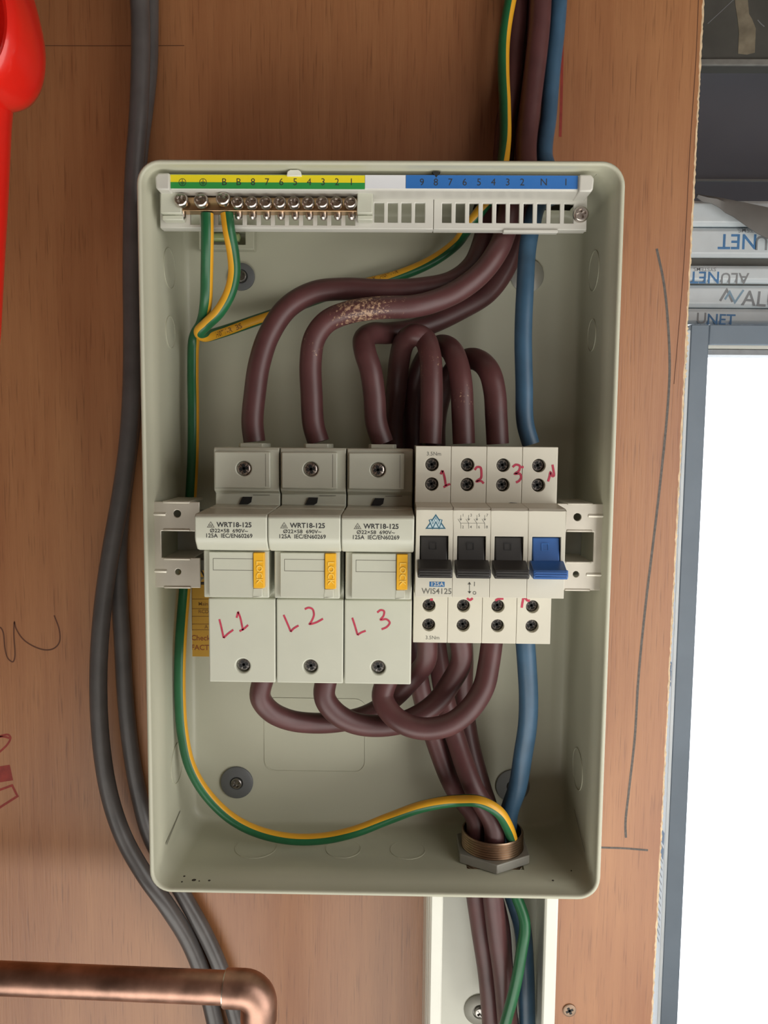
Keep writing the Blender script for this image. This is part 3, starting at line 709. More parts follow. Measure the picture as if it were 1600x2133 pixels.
# ================================================================== DIN RAIL AND BRACKETS
RZ0, RZ1 = -74.5, -39.5
rl = MB(); xa, xb = -126.5, 107
t = 1.2
rl.prism_x([(-41, RZ0), (-41, RZ0 + 6), (-34, RZ0 + 6), (-34, RZ1 - 6), (-41, RZ1 - 6), (-41, RZ1), (-41 + t, RZ1), (-41 + t, RZ1 - 6 + t), (-34 + t, RZ1 - 6 + t), (-34 + t, RZ0 + 6 - t), (-41 + t, RZ0 + 6 - t), (-41 + t, RZ0)], xa, xb)
o = rl.build('din_rail', M['rail'], bevel=.2); tag(o, 'galvanised rail behind the fuse holders and isolator, seen beside the left bracket', 'mounting rail')
def bracket(px, label, mirror):
    YK = -70.0; xs = (P(px[0], 1130, YK).x, P(px[1], 1130, YK).x, P(px[2], 1130, YK).x)    # outer, window edge, inner
    z1_, z2_, z3_, z4_ = PZ(px[3], YK, px[0]), PZ(px[4], YK, px[0]), PZ(px[5], YK, px[0]), PZ(px[6], YK, px[0])
    t = thing('rail_bracket', label, 'bracket', (xs[0], YK, z4_))
    s = 1 if xs[2] > xs[0] else -1
    xo, xw, xi = xs; th = 1.3
    h1_, h2_ = P(*px[7], YK), P(*px[8], YK)
    def sheet(z0, z1, hole, rad, ob):
        mb = MB(); mb.plate(min(xo, xi), max(xo, xi), z0, z1, YK, YK + th, (), [(hole.x, hole.z, rad)]); return mb
    mb = MB(); lo, hi = min(xo, xi), max(xo, xi)
    mb.plate(lo, hi, z4_ + .4, z1_ - .4, YK, YK + th, [(min(xw, xi) - (5 if s < 0 else 0), max(xw, xi) + (5 if s > 0 else 0), z3_, z2_)], [(h1_.x, h1_.z, 2.0), (h2_.x, h2_.z, 1.6)])
    mb.build('bracket_plate', M['zinc'], t, bevel=.35)
    f1 = xw + s * 1.0
    for nm, zc in (('top', z1_), ('a', z2_), ('b', z3_), ('bottom', z4_)):
        mb = MB(); up = nm in ('top', 'b'); zz = (zc - th, zc) if up else (zc, zc + th)
        if nm in ('a', 'b'): zz = (zc, zc + th) if nm == 'a' else (zc - th, zc)
        mb.box(min(f1, xi), max(f1, xi), YK - .5, -41.3, *zz); mb.build('folded_flange', M['zinc'], t, bevel=.5)
    for zz in ((z1_ + z2_) / 2, (z3_ + z4_) / 2):
        mb = MB(); mb.lathe([(.1, 0), (1.4, 1.2), (1.4, 9), (.1, 10.5)], (xo if s > 0 else xo - 10.5, YK + .9, zz + 1), 'x', 10); mb.build('pressed_rib', M['zinc'], t)
    for zz in ((z1_ + z2_) / 2, (z3_ + z4_) / 2):
        mb = MB(); mb.box(xo - .9 if s > 0 else xo - .1, xo + .1 if s > 0 else xo + .9, YK - .2, YK + 3, zz - 6, zz + 2); mb.build('slot_gap', M['black'], t)
    return t
bracket((311, 336, 397, 1043, 1106, 1161, 1225, (369, 1070), (371, 1191)), 'left zinc bracket beside the first fuse holder, fixed to the box side', False)
bracket((1261, 1237, 1179, 1048, 1109, 1170, 1232, (1203, 1077), (1200, 1196)), 'right zinc bracket beside the blue isolator switch', True)

# ================================================================== FUSE HOLDERS
FX = -96.0; W = 35.0; G = .35
fz = lambda py, y: PZ(py, y, 520)
def make_fuse():
    t = thing('fuse_holder', '', 'fuse holder', (FX + W / 2, -41, fz(1420, -87)))
    x0, x1 = FX + G, FX + W - G
    ztop, zb = fz(932, -75), fz(1420, -87)
    # body: side profile, then the raised terminal cover and skirt
    pr = [(-41.2, zb + 16), (-41.2, ztop - 14), (-45, ztop), (-72, ztop), (-73, ztop - 1.2), (-73, fz(1022, -73)), (-69.5, fz(1028, -71)), (-70, fz(1052, -72)), (-85, fz(1056, -80)), (-85, zb), (-60, zb), (-48, zb + 16)]
    body = MB().prism_x(pr, x0, x1).build('body', M['fuse'], t, bevel=.5)
    # raised cover over the upper terminal
    cxl, cxr = FX + 1.2, FX + W - 4.6; zc1, zc0 = fz(941, -75.5), fz(1017, -75.5); sx_, sz_ = P(508, 975, -75).x, fz(976, -75)
    mb = MB(); mb.plate(cxl, cxr, zc0, zc1, -75.6, -72.9, (), [(sx_, sz_, 3.9)]); cv = mb.build('terminal_cover', M['fuse'], t, bevel=.6)
    mb = MB(); xx = FX + W - 7.0; mb.ribbon([(xx, zc1 - 1), (xx, zc0 + 1)], .22, -75.66, 0, False); mb.build('seam_line', M['linegrey'], cv)
    s = MB(); screw_into(s, (sx_, -72.9, sz_), 3.7, 1.9, .55, .17, 1.4, rot=.2)
    star(s, (sx_, -74.85, sz_), 3.7, .2)
    s.build('terminal_screw', [M['steel'], M['black']], cv)
    mb = MB(); mb.prism_z([(FX + 11, -60), (FX + 12.5, -64.5), (FX + 24.5, -64.5), (FX + 26, -60), (FX + 26, -46), (FX + 11, -46)], ztop - .2, ztop + 2.2); mb.build('cable_collar', M['fuse'], t, bevel=.4)
    # inspection slot above the handle
    a, b = P(498, 1050, -70.5), P(525, 1035, -70.5); mb = MB(); mb.prism_y([(a.x, a.z), (a.x + 2, b.z), (b.x, b.z), (b.x - .5, a.z + 1), (b.x - 2, a.z)], -70.9, -69.2); mb.build('inspection_slot', M['black'], t)
    mb = MB(); q = P(527, 1031, -70.6), P(562, 1031, -70.6); mb.ribbon([(q[0].x, q[0].z), (q[1].x, q[1].z)], .3, -70.55, 0, False); mb.build('seam_line', M['linegrey'], t)
    # handle
    h1, h2, h3 = fz(1074, -113), fz(1119, -113), fz(1147, -106)
    pr = [(-84, fz(1060, -82)), (-88, fz(1058, -84)), (-111.5, h1 + .6), (-113, h1 - .8), (-113, h2), (-112.4, h2 - 2.2), (-110.8, h2 - 4.2), (-108.6, h3 + .8), (-105.5, h3), (-84, h3)]
    hd = MB().prism_x(pr, FX + .15, FX + W - .15).build('handle', M['fuse'], t, bevel=.7, seg=3)
    yy = -113.08; mb = MB(); tx, tz = FX + 16.6, None
    zl = fz(1094, yy); mb.text('WRT18-125', tx + 2.6, zl, 3.3, yy, 0, 0, .022); mb.text('\u00d822\u00d758  690V~', tx, fz(1106.5, yy), 2.45, yy, 0, 0, .012, sx=1.12); mb.text('125A  IEC/EN60269', tx, fz(1117, yy), 2.75, yy, 0, 0, .012)
    lx = tx - 8.6; mb.ribbon([(lx - 1.6, zl - 1.2), (lx, zl + 1.4), (lx + 1.6, zl - 1.2)], .28, yy, 1, False, True); mb.ribbon([(lx - .9, zl + .3), (lx - .4, zl - .9), (lx, zl + .2), (lx + .4, zl - .9), (lx + .9, zl + .3)], .3, yy, 1, False)
    mb.build('rating_print', [M['ink'], M['greyink']], hd)
    # fuse drawer below the handle
    m1, m0 = fz(1148, -103), fz(1246, -103)
    mb = MB(); mb.box(FX + 1.6, FX + W - 1.2, -102, -84, m0, m1); mc = mb.build('fuse_carriage', M['fuse'], t, bevel=.5)
    pl, prr = FX + 4.7, FX + W - 4.0
    z1_, z0_ = fz(1150, -104), fz(1243, -104); la, lb = P(438, 1187, -104), P(527, 1164, -104); ta, tb = P(527, 1224, -104), P(551, 1151, -104)
    dx = FX + 1.0 - P(400, 1075, -113).x * 0 - FX
    lax, lbx, tax, tbx = pl + 2.2, pl + 21.8, pl + 21.8, pl + 27.4
    mb = MB(); mb.box(pl, tax - .05, -104.4, -101.9, z0_, z1_); mb.box(tax - .05, prr, -104.4, -101.9, z0_, ta.z - .2); mb.build('label_panel', M['fuse'], mc, bevel=.35)
    mb = MB(); mb.ribbon([(lbx, la.z), (lax, la.z), (lax, lb.z), (lbx, lb.z)], .25, -104.46, 0, False); mb.ribbon([(tax - .4, z0_ + 1), (tax - .4 + 6.6, z0_ + 1)], .01, -104.46, 0, False); mb.build('label_outline', M['linegrey'], mc)
    lk = MB().box(tax + .2, tbx, -105.2, -101.9, ta.z, tb.z).build('lock_tab', M['yellow'], t, bevel=.3); lk['label'] = 'yellow sliding LOCK tab'
    mb = MB(); cxm = (tax + tbx) / 2 + .3; mb.text3('LOCK', cxm, (ta.z * .55 + tb.z * .45), 4.3, -105.2, .3, -math.pi / 2); mb.build('lock_lettering', mat('pale_embossed_yellow', (0.92, 0.62, 0.12), .35) if 'pale_embossed_yellow' not in bpy.data.materials else bpy.data.materials['pale_embossed_yellow'], lk)
    # lower terminal cover
    c1, c0 = fz(1246, -87.5), fz(1421, -87.5); sx2, sz2 = P(506, 1386, -88).x, fz(1387, -88)
    mb = MB(); mb.plate(FX + .25, FX + W - .25, c0, c1, -88, -84.9, (), [(sx2, sz2, 3.7)]); lc = mb.build('lower_cover', M['fuse'], t, bevel=.8, seg=3)
    s = MB(); screw_into(s, (sx2, -84.95, sz2), 3.5, .9, .6, .2, .6, rot=.35); star(s, (sx2, -85.87, sz2), 3.5, .35); s.build('terminal_screw', [M['darksteel'], M['black']], lc)
    return t
f1 = make_fuse(); fuses = [f1]
for k in (1, 2):
    c = copy_tree(f1); c.location.x += 35.0 * k * MM; fuses.append(c)
NUM = ['1', '2', '3']
for f, n_, w_ in zip(fuses, NUM, ('left end of the row', 'middle of the row', 'beside the isolator')):
    tag(f, 'pale grey fuse holder marked L%s in red, %s' % (n_, w_), 'fuse holder', 'fuse holders on the rail')
ym = -88.12
def pen(parent, strokes, name='marker_lettering', wd=1.0, label=None, y=ym):
    mb = MB()
    for s in strokes: mb.ribbon([(P(a, b, y).x, P(a, b, y).z) for a, b in s], wd, y)
    o = mb.build(name, M['red'], parent)
    if label: o['label'] = label
pen(fuses[0], [[(457, 1290), (461, 1306), (466, 1329)], [(466, 1329), (474, 1321), (486, 1312)], [(493, 1287), (496, 1275)], [(496, 1274), (501, 1288), (506, 1313)], [(499, 1315), (508, 1310), (517, 1302)]], label='red handwritten L1')
pen(fuses[1], [[(591, 1281), (598, 1297), (606, 1316)], [(606, 1316), (611, 1310), (622, 1303)], [(635, 1269), (643, 1266), (651, 1269), (654, 1281), (648, 1296), (645, 1300), (658, 1297), (673, 1289)]], label='red handwritten L2')
pen(fuses[2], [[(734, 1287), (739, 1302), (745, 1323)], [(745, 1323), (752, 1318), (762, 1314)], [(786, 1276), (793, 1271), (800, 1273), (799, 1283), (793, 1291), (805, 1290), (812, 1297), (806, 1306), (795, 1311)]], label='red handwritten L3')

# ================================================================== ISOLATOR
IX = 9.7; IW = 18.0
iz = lambda py, y: PZ(py, y, 1000)
iso = thing('isolator_switch', 'four-pole ivory isolator with three black switches and one blue switch', 'isolator', (IX + 36, -41, iz(1340, -79)))
def make_pole():
    x0, x1 = IX + .08, IX + IW - .08; xc = IX + 9
    zt_, zu, zf1, zf0, zl = iz(930, -85), iz(1052, -85), iz(1063, -108), iz(1245, -108), iz(1340, -79)
    pz_ = lambda k: zf0
    h1, h2, h3, h4 = iz(968.5, -85), iz(1009.5, -85), iz(1262.5, -79), iz(1303, -79)
    mb = MB(); mb.plate(x0, x1, zu - 3, zt_, -85, -78, (), [(xc - .6, h1, 3.4), (xc - .6, h2, 3.4)])
    mb.box(x0, x1, -78, -45, zu - 3, zt_)
    mb.plate(x0, x1, zl, zf0 + 6, -79, -72, (), [(xc - .8, h3, 3.4), (xc - .8, h4, 3.4)])
    mb.box(x0, x1, -72, -45, zl, zf0 + 6)
    mb.box(x0, x1, -70, -41.3, zf0 + 6, zu - 3)
    body = mb.build('pole_module', M['iso'], iso, bevel=.25)
    # front hood with the switch window
    ws1, ws0 = iz(1117, -108), iz(1200, -108)
    mb = MB(); wl, wr = IX + 2.0, IX + 15.8
    mb.plate(x0, x1, zf0, zf1, -108, -97, [(wl, wr, ws0, ws1)]); mb.box(x0, x1, -97, -79.0, zf0, zf1 + .3)
    mb.prism_x([(-108, zf1), (-106.8, zf1 + 1.0), (-85, zu + 1.2), (-79, zu + 1.2), (-79, zf1)], x0, x1)
    mb.build('front_hood', M['iso'], body, bevel=.2)
    for zz, yy in ((h1, -80), (h2, -80), (h3, -74), (h4, -74)):
        s = MB(); screw_into(s, (xc - (.6 if yy == -80 else .8), yy + 1.9, zz), 3.3, 3.6, .62, .22, 1.2, rot=.4)
        star(s, (xc - (.6 if yy == -80 else .8), yy - 1.74, zz), 3.3, .4); s.build('terminal_screw', [M['darksteel'], M['black']], body)
    return body
p0 = make_pole()
for k in (1, 2, 3): put(p0, iso, IW * k, 0, 0)
def toggle(k, mt, label):
    x = IX + IW * k; zt1, zm, zb1 = iz(1118.5, -106.5), iz(1170, -108), iz(1207, -121)
    mb = MB(); nx0, nx1 = x + 2.5, x + 15.4
    mb.prism_x([(-97.2, zt1), (-106.2, zt1), (-107.0, zt1 - 6), (-108.4, zm), (-97.2, zm)], nx0, nx1)
    px0, px1 = x + .9, x + 17.2
    pr = [(-108.2, zm + 1.0), (-110, zm + .6), (-116.5, zm - 2.2), (-119.6, zb1 + 4.6), (-120.0, zb1 + 1.2), (-119, zb1), (-108.2, zb1 + .5)]
    mb.loft([[(px0 + 1.0, y, z) for y, z in pr], [(px0, y, z) for y, z in pr], [(px1, y, z) for y, z in pr], [(px1 - 1.0, y, z) for y, z in pr]] if False else [[(px0, y, z) for y, z in pr], [(px1, y, z) for y, z in pr]])
    mb.box(nx0, nx1, -109, -97.2, iz(1198, -108), zm + .5)
    tg = mb.build('switch_toggle', mt, iso, bevel=.5); tg['label'] = label
    mb = MB()
    for q in range(3): mb.box(px0 + .8, px1 - .8, -120.25, -119.2, zb1 + .9 + q * 1.15, zb1 + 1.35 + q * 1.15)
    mb.build('grip_ridges', mt, tg, bevel=.12)
    c = Vector((x + 8.5, 0, zt1 - 4.5)); mb = MB(); mb.ribbon([(c.x + dx, c.z + dz) for dx, dz in ((-1.6, 1.6), (1.6, 1.6), (1.6, -1.6), (-1.6, -1.6))], .3, -107.25, 0, False, True); mb.build('embossed_mark', M['black'] if k < 3 else M['bluelbl'], tg)
for k in range(4): toggle(k, M['blueplastic'] if k == 3 else M['dark'], ['first black switch toggle', 'second black switch toggle', 'third black switch toggle', 'blue neutral switch toggle'][k])
# printing on the isolator
yf = -108.06
mb = MB()
def ip(a, b): q = P(a, b, yf); return (q.x, q.z)
cx_, cz_ = ip(907, 1090)
PM = [M['ink'], M['greyink'], M['bluetag'], M['logo'], M['logofill'], M['white']]
mb.add([(ip(888, 1100)[0], yf + .02, ip(888, 1100)[1]), (ip(908, 1073)[0], yf + .02, ip(908, 1073)[1]), (ip(927, 1100)[0], yf + .02, ip(927, 1100)[1])], [(0, 1, 2)], 4)
mb.ribbon([ip(888.5, 1100.5), ip(908, 1073), ip(926.5, 1100.5)], .62, yf, 3, False, True)
mb.ribbon([ip(896, 1082), ip(901.5, 1097), ip(908, 1083), ip(914.5, 1097), ip(919, 1082)], 1.5, yf - .02, 3, False); mb.ribbon([ip(896.6, 1083), ip(901.5, 1095.5), ip(908, 1082), ip(914.5, 1095.5), ip(918.4, 1083)], .62, yf - .04, 4, False)
mb.build('logo_print', PM, iso); mb = MB()
q = ip(910.5, 1217); mb.rect(q[0] - 3.7, q[0] + 3.7, q[1] - 1.25, q[1] + 1.25, yf, 2); mb.text('125A', q[0], q[1], 2.7, yf - .03, 5, 0, .015, sx=1.1)
q = ip(910, 1232); mb.text('WIS4125', q[0], q[1], 3.9, yf, 1, 0, .016)
mb.build('rating_print', PM, iso); mb = MB()
mb.ribbon([ip(978, 1213.5), ip(978, 1235)], .35, yf, 1, False)
for py, s in ((1212, 1), (1237, -1)):
    q = ip(978, py); mb.add([(q[0], yf, q[1]), (q[0] - .95, yf, q[1] - 1.3 * s), (q[0] + .95, yf, q[1] - 1.3 * s)], [(0, 1, 2)], 1)
q = ip(988.5, 1217); mb.text('I', q[0], q[1], 3.0, yf, 1, 0, .02); q = ip(988.5, 1234); mb.text('o', q[0], q[1], 3.6, yf, 1, 0, .01)
mb.build('switch_symbol', PM, iso); mb = MB()
xs = [960, 976.5, 993.5, 1010]
mb.ribbon([ip(959, 1090), ip(1010, 1090)], .15, yf, 1, False)
for x, a, b in zip(xs, '1357', '2468'):
    mb.ribbon([ip(x, 1073), ip(x, 1081)], .2, yf, 1, False); q = ip(x, 1085); mb.add([(q[0], yf, q[1]), (q[0] - .65, yf, q[1] + 1.0), (q[0] + .65, yf, q[1] + 1.0)], [(0, 1, 2)], 1)
    mb.ribbon([ip(x - 6, 1081), ip(x, 1090), ip(x, 1101)], .22, yf, 1, False)
    q = ip(x + 5, 1073.5); mb.text(a, q[0], q[1], 1.9, yf, 1, 0, .005); q = ip(x + 4.5, 1098); mb.text(b, q[0], q[1], 1.9, yf, 1, 0, .005)
mb.build('circuit_diagram', PM, iso)
mb = MB(); q = P(904, 945.5, -85.06); mb.text('3.5Nm', q.x, q.z, 2.7, -85.06, 0, 0, .008); q = P(901, 1328.5, -79.06); mb.text('3.5Nm', q.x, q.z, 2.7, -79.06, 0, 0, .008); mb.build('torque_print', M['greyink'], iso)
MB().prism_y(flat([(1057, 1048.5), (1064, 1046.5), (1077, 1047.5), (1077, 1049), (1064, 1050.5)], -85.2), -85.3, -84.9).build('ink_speck', M['ink'], iso)
pen(iso, [[(918, 988), (922, 980)], [(922, 980), (926, 993), (929, 1012)], [(924, 1015), (931, 1011), (938, 1008)]], y=-85.12, label='red handwritten 1', wd=1.15)
pen(iso, [[(989, 979), (994, 973), (1001, 974), (1003, 984), (1002, 996), (996, 1000), (993, 1003), (1002, 1002), (1008, 1007)]], y=-85.12, label='red handwritten 2', wd=1.15)
pen(iso, [[(1068, 973), (1075, 968), (1083, 971), (1081, 981), (1073, 987), (1083, 987), (1086, 994), (1081, 1002), (1075, 1005)], [(1086, 973), (1091, 973)]], y=-85.12, label='red handwritten 3', wd=1.15)
pen(iso, [[(1142, 1003), (1145, 993), (1147, 984), (1151, 992), (1154, 991), (1153, 979), (1151, 968)]], y=-85.12, label='red handwritten N', wd=1.15)
pen(iso, [[(896, 1249), (902, 1249)]], y=-79.12, wd=1.2); pen(iso, [[(973, 1246), (979, 1250), (985, 1246)]], y=-79.12, wd=1.2); pen(iso, [[(1032, 1251), (1038, 1248), (1049, 1247)]], y=-79.12, wd=1.2); pen(iso, [[(1087, 1266), (1089, 1253), (1092, 1244), (1099, 1251), (1104, 1251)]], y=-79.12, wd=1.2, label='red handwritten N, cut off')

# ================================================================== GLAND
gx, gy, gz = 58.9, -40.0, Z0 + 3.4
gl = thing('cable_gland', 'brass threaded cable gland with hexagonal locknut in the bottom of the box', 'cable gland', (gx, gy, gz))
mb = MB(); n = 6
hexo = [(gx + 23.2 * math.cos(math.pi / 3 * k + math.pi / 2), gy + 23.2 * math.sin(math.pi / 3 * k + math.pi / 2)) for k in range(6)]
def ringprism(mb, outer, r, z0, z1, n=48):
    def on_hex(a):
        best = 1e9
        for k in range(6):
            p, q = outer[k], outer[(k + 1) % 6]; d = (math.cos(a), math.sin(a)); ex, ez = q[0] - p[0], q[1] - p[1]
            den = d[0] * ez - d[1] * ex
            if abs(den) < 1e-9: continue
            t = ((p[0] - gx) * ez - (p[1] - gy) * ex) / den; u = ((p[0] - gx) * d[1] - (p[1] - gy) * d[0]) / den
            if t > 0 and -1e-6 <= u <= 1 + 1e-6: best = min(best, t)
        return best
    A = [math.pi / 2 + 2 * math.pi * k / n for k in range(n)]
    o = [(gx + on_hex(a) * math.cos(a), gy + on_hex(a) * math.sin(a)) for a in A]; i_ = [(gx + r * math.cos(a), gy + r * math.sin(a)) for a in A]
    mb.loft([[(x, y, z0) for x, y in o], [(x, y, z1) for x, y in o], [(x, y, z1) for x, y in i_], [(x, y, z0) for x, y in i_], [(x, y, z0) for x, y in o]], False, False)
ringprism(mb, hexo, 18.0, gz + .7, gz + 6.0); mb.build('locknut', M['nut'], gl, bevel=.5)
pf = [(16.75, -4.2), (17.7, -4.2)]; zz = -4.2
while zz < 14.2: pf += [(18.1, zz + .5), (17.6, zz + 1.1)]; zz += 1.4
pf += [(17.5, 15.4), (16.75, 15.4), (16.7, -4.2)]
mb = MB(); mb.lathe(pf, (gx, gy, gz), 'z', 48, cap0=False, cap1=False); mb.build('threaded_sleeve', M['brassgland'], gl)

# ================================================================== TRUNKING BELOW
YTk = -60; TX0, TX1 = P(890, 2000, YTk).x, P(1164, 2000, YTk).x
tk = thing('cable_trunking', 'open white cable trunking running down from the box, its lid removed', 'trunking', ((TX0 + TX1) / 2, 0, -420))
zt_, zb_ = Z0 - 1.3, -900
MB().box(TX0 + 2.3, TX1 - 2.3, -2.4, -.3, zb_, zt_).build('trunking_base', M['pvc'], tk)
def side(s, xo):
    q = lambda d: xo + s * d
    pr = [(q(0), -.3), (q(0), -40), (q(1.2), -41), (q(1.2), -46), (q(.2), -47.2), (q(.2), -51), (q(1.6), -52), (q(1.6), -55), (q(.9), -56), (q(.9), -58.5), (q(2.2), -60), (q(7.6), -60), (q(8.6), -59), (q(8.6), -57), (q(4.2), -56), (q(3.6), -50), (q(2.3), -48), (q(2.3), -.3)]
    MB().prism_z(pr, zb_, zt_).build('trunking_side', M['pvc'], tk, bevel=.2)
side(1, TX0); side(-1, TX1)
p = P(1000, 2103, -2.6); mb = MB(); mb.lathe([(10.5, 0), (10.5, -.8), (9.6, -1.5), (5, -2.2), (4.6, -1.5)], tuple(p), 'y', 32); ws = mb.build('washer', M['nut'], tk); s = MB(); screw_into(s, (p.x, p.y - 1.4, p.z), 4.0, 2.2, .62, .2, 1.2, rot=.6); s.build('screw_head', M['darksteel'], ws)

# wood screw in the plywood
p = P(1186, 2104, -.1); s = MB(); screw_into(s, (p.x, -.05, p.z), 4.3, 1.0, .6, .2, .7, rot=.45); star(s, (p.x, -.97, p.z), 4.0, .45); o = s.build('wood_screw', [mat('yellow_passivated_screw', (0.30, 0.21, 0.15), .5, .7), M['black']]); tag(o, 'countersunk cross-head screw in the plywood right of the trunking', 'screw')

# ================================================================== CABLES
def V(x, y, z): return Vector((x, y, z))
gland_in = lambda dx, dy: [V(gx + dx, gy + dy, gz + 22), V(gx + dx, gy + dy, gz), V(gx + dx, gy + dy, gz - 14)]
def cable(name, label, pts, r, mt, cat='cable', group=None, stripe=None, **k):
    c = Cable(pts, r, stripe, **k); mats = [M[mt]] if stripe is None else [M[mt], M[k2_['stripe']]]
    o = c.build(name, mats); tag(o, label, cat, group); _cabs.append((name, label, c)); return o, c
k2_ = {'stripe': 'ystripe'}; _cabs = []
ftop, fbot = fz(932, -75), fz(1421, -87.5)
ft = lambda k: V(FX + 35 * k + W / 2 + 1.0, -55, ftop + 3.0)
GB = 'brown cables in the enclosure'
RB = 6.0
# upper feeds to the fuse holders
cable('brown_cable', 'brown cable dropping into the top of the fuse holder marked L1', [ft(0), (526, 880, -55), (531, 820, -55), (541, 755, -55), (562, 694, -54), (600, 640, -52), (655, 609, -50), (720, 602, -48), (800, 605, -46), (880, 601, -44), (940, 588, -42), (985, 553, -37), (1006, 505, -33), (1018, 450, -28), (1030, 400, -23), V(57, -20.5, 143), (1054, 260, -11), (1065, 190, -9), (1070, 110, -6.6), (1076, 40, -6.6), (1079, -60, -6.6)], RB, 'brown', group=GB, scuff=.1)
cable('brown_cable', 'brown cable with long pale scuff, dropping into the fuse holder marked L2', [ft(1), (653, 885, -55), (649, 820, -56), (647, 755, -57), (655, 705, -58), (680, 671, -59), (725, 651, -60), (790, 641, -59), (862, 638, -57), (915, 624, -54), (962, 601, -53), (1005, 566, -51), (1035, 525, -49), (1052, 485, -44), (1064, 430, -42), V(69.5, -35, 140), (1096, 300, -22), (1107, 200, -19), (1117, 120, -18.8), (1124, 50, -18.8), (1129, -60, -18.8)], RB, 'brown', group=GB, scuff=.15, spots=((6.4, 1.6, .95), (3.6, .8, .55)))
cable('brown_cable', 'brown cable folding sharply above the fuse holder marked L3', [ft(2), (784, 880, -56), (780, 825, -57), (772, 770, -58), (761, 735, -57), (758, 708, -53), (775, 695, -45), (810, 694, -36), (860, 687, -29), (905, 671, -26), (960, 644, -25), (1015, 610, -26), (1052, 560, -28), (1072, 500, -28), (1083, 440, -26), V(72, -20, 141), (1098, 320, -8), (1105, 220, -6.4), (1115, 120, -6.4), (1120, 40, -6.4), (1126, -60, -6.4)], RB, 'brown', group=GB, scuff=.1)
# loops from the isolator down behind the devices and out through the gland
it, ib = iz(930, -85), iz(1340, -79)
ipt = lambda k, y: V(IX + IW * k + 8.4, y, it + 1.3)
ipb = lambda k, y: V(IX + IW * k + 8.2, y, ib - 1.2)
BEH = -20.0
cable('brown_cable', 'brown cable hooking over above the isolator pole marked 1', [ipt(0, -62), (899, 860, -62), (899, 790, -61), (896, 740, -58), (884, 706, -52), (864, 697, -52), (843, 712, -45), (833, 745, -36), (826, 810, -27), (818, 900, -26), (832, 1100, -25.5), (862, 1350, -25.5), (880, 1450, -26), (908, 1545, -28), (946, 1640, -33)] + [V(gx - 10.2, gy, gz + 22), V(gx - 10.2, gy, gz), V(gx - 10.2, gy, gz - 14), (1001, 1930, -33), (1016, 2030, -30), (1026, 2160, -27)], RB, 'brown', group=GB, scuff=.12, spots=((2.5, .8, .6),))
cable('brown_cable', 'brown cable arching over the isolator pole marked 2, second of the loops', [ipt(1, -62), (964, 860, -62), (961, 800, -61), (953, 757, -57), (939, 728, -50), (917, 720, -40), (893, 738, -30), (872, 778, -24), (861, 840, -19), (859, 920, -16.5), (880, 1100, -17), (910, 1350, -20), (926, 1450, -27), (952, 1545, -34), (986, 1640, -45)] + [V(gx - .6, gy - 8.5, gz + 22), V(gx - .6, gy - 8.5, gz), V(gx - .6, gy - 8.5, gz - 14), (1034, 1930, -45), (1048, 2030, -42), (1060, 2160, -40)], RB, 'brown', group=GB, scuff=.12, spots=((1.5, .6, .6),))
cable('brown_cable', 'brown cable arching over the isolator pole marked 3, last of the loops', [ipt(2, -62), (1034, 870, -62), (1031, 820, -61), (1022, 780, -59), (1005, 756, -51), (982, 747, -42), (958, 758, -33), (933, 790, -26), (912, 850, -22), (907, 920, BEH), (930, 1100, BEH), (965, 1350, -18), (965, 1450, -16), (978, 1545, -16), (1003, 1640, -21)] + [V(gx - 1.6, gy + 10.2, gz + 22), V(gx - 1.6, gy + 10.2, gz), V(gx - 1.6, gy + 10.2, gz - 14), (1042, 1930, -24), (1050, 2030, -19), (1064, 2160, -18)], RB, 'brown', group=GB, scuff=.12, spots=((1, 1, .45),))
# lower links from the fuse holders to the isolator
fb = lambda k, y: V(FX + 35 * k + 26.2 - 1.0 * k, y, fbot + .2)
cable('brown_cable', 'brown cable curving from under the fuse holder marked L1 to the isolator', [fb(0, -66), (542, 1450, -65), (562, 1480, -62), (600, 1499, -57), (650, 1506, -52), (710, 1503, -46), (765, 1489, -42), (815, 1458, -42), (858, 1415, -48), (888, 1375, -56), ipb(0, -60)], RB - .2, 'brown', group=GB, scuff=.1)
cable('brown_cable', 'brown cable curving from under the fuse holder marked L2 to the isolator', [fb(1, -66), (676, 1450, -66), (696, 1482, -65), (735, 1505, -63), (790, 1512, -60), (850, 1501, -57), (905, 1467, -55), (940, 1420, -56), (962, 1375, -58), ipb(1, -60)], RB, 'brown', group=GB, scuff=.15)
cable('brown_cable', 'brown cable making the lowest loop, from the fuse holder marked L3 to the isolator', [fb(2, -66), (797, 1450, -68), (812, 1483, -72), (842, 1507, -75), (885, 1518, -76), (938, 1508, -75), (980, 1475, -72), (1008, 1430, -67), (1018, 1385, -63), ipb(2, -60)], RB, 'brown', group=GB, scuff=.15, spots=((4, .5, .3),))
# neutral
GBl = 'blue cables in the enclosure'
RBl = 5.4
cable('blue_cable', 'blue cable running straight down into the top of the isolator', [ipt(3, -60), (1094, 880, -60), (1092, 800, -59), (1090, 700, -57), (1094, 600, -54), (1099, 520, -47), (1108, 470, -44), (1122, 425, -38), V(90, -29, 141), (1135, 330, -17), (1143, 240, -12.2), (1151, 140, -11.5), (1160, 60, -11.5), (1168, -60, -11.5)], 4.7, 'blue', group=GBl, scuff=.0)
cable('blue_cable', 'blue cable leaving the bottom of the isolator into the brass gland', [ipb(3, -58), (1098, 1390, -57), (1101, 1450, -55), (1099, 1510, -52), (1090, 1570, -47), (1078, 1640, -40)] + [V(gx + 10.1, gy + 4.8, gz + 22), V(gx + 10.1, gy + 4.8, gz), V(gx + 10.1, gy + 4.8, gz - 14), (1088, 1930, -22), (1094, 2000, -14), (1097, 2080, -14), (1098, 2160, -14)], RBl, 'blue', group=GBl, scuff=.0)
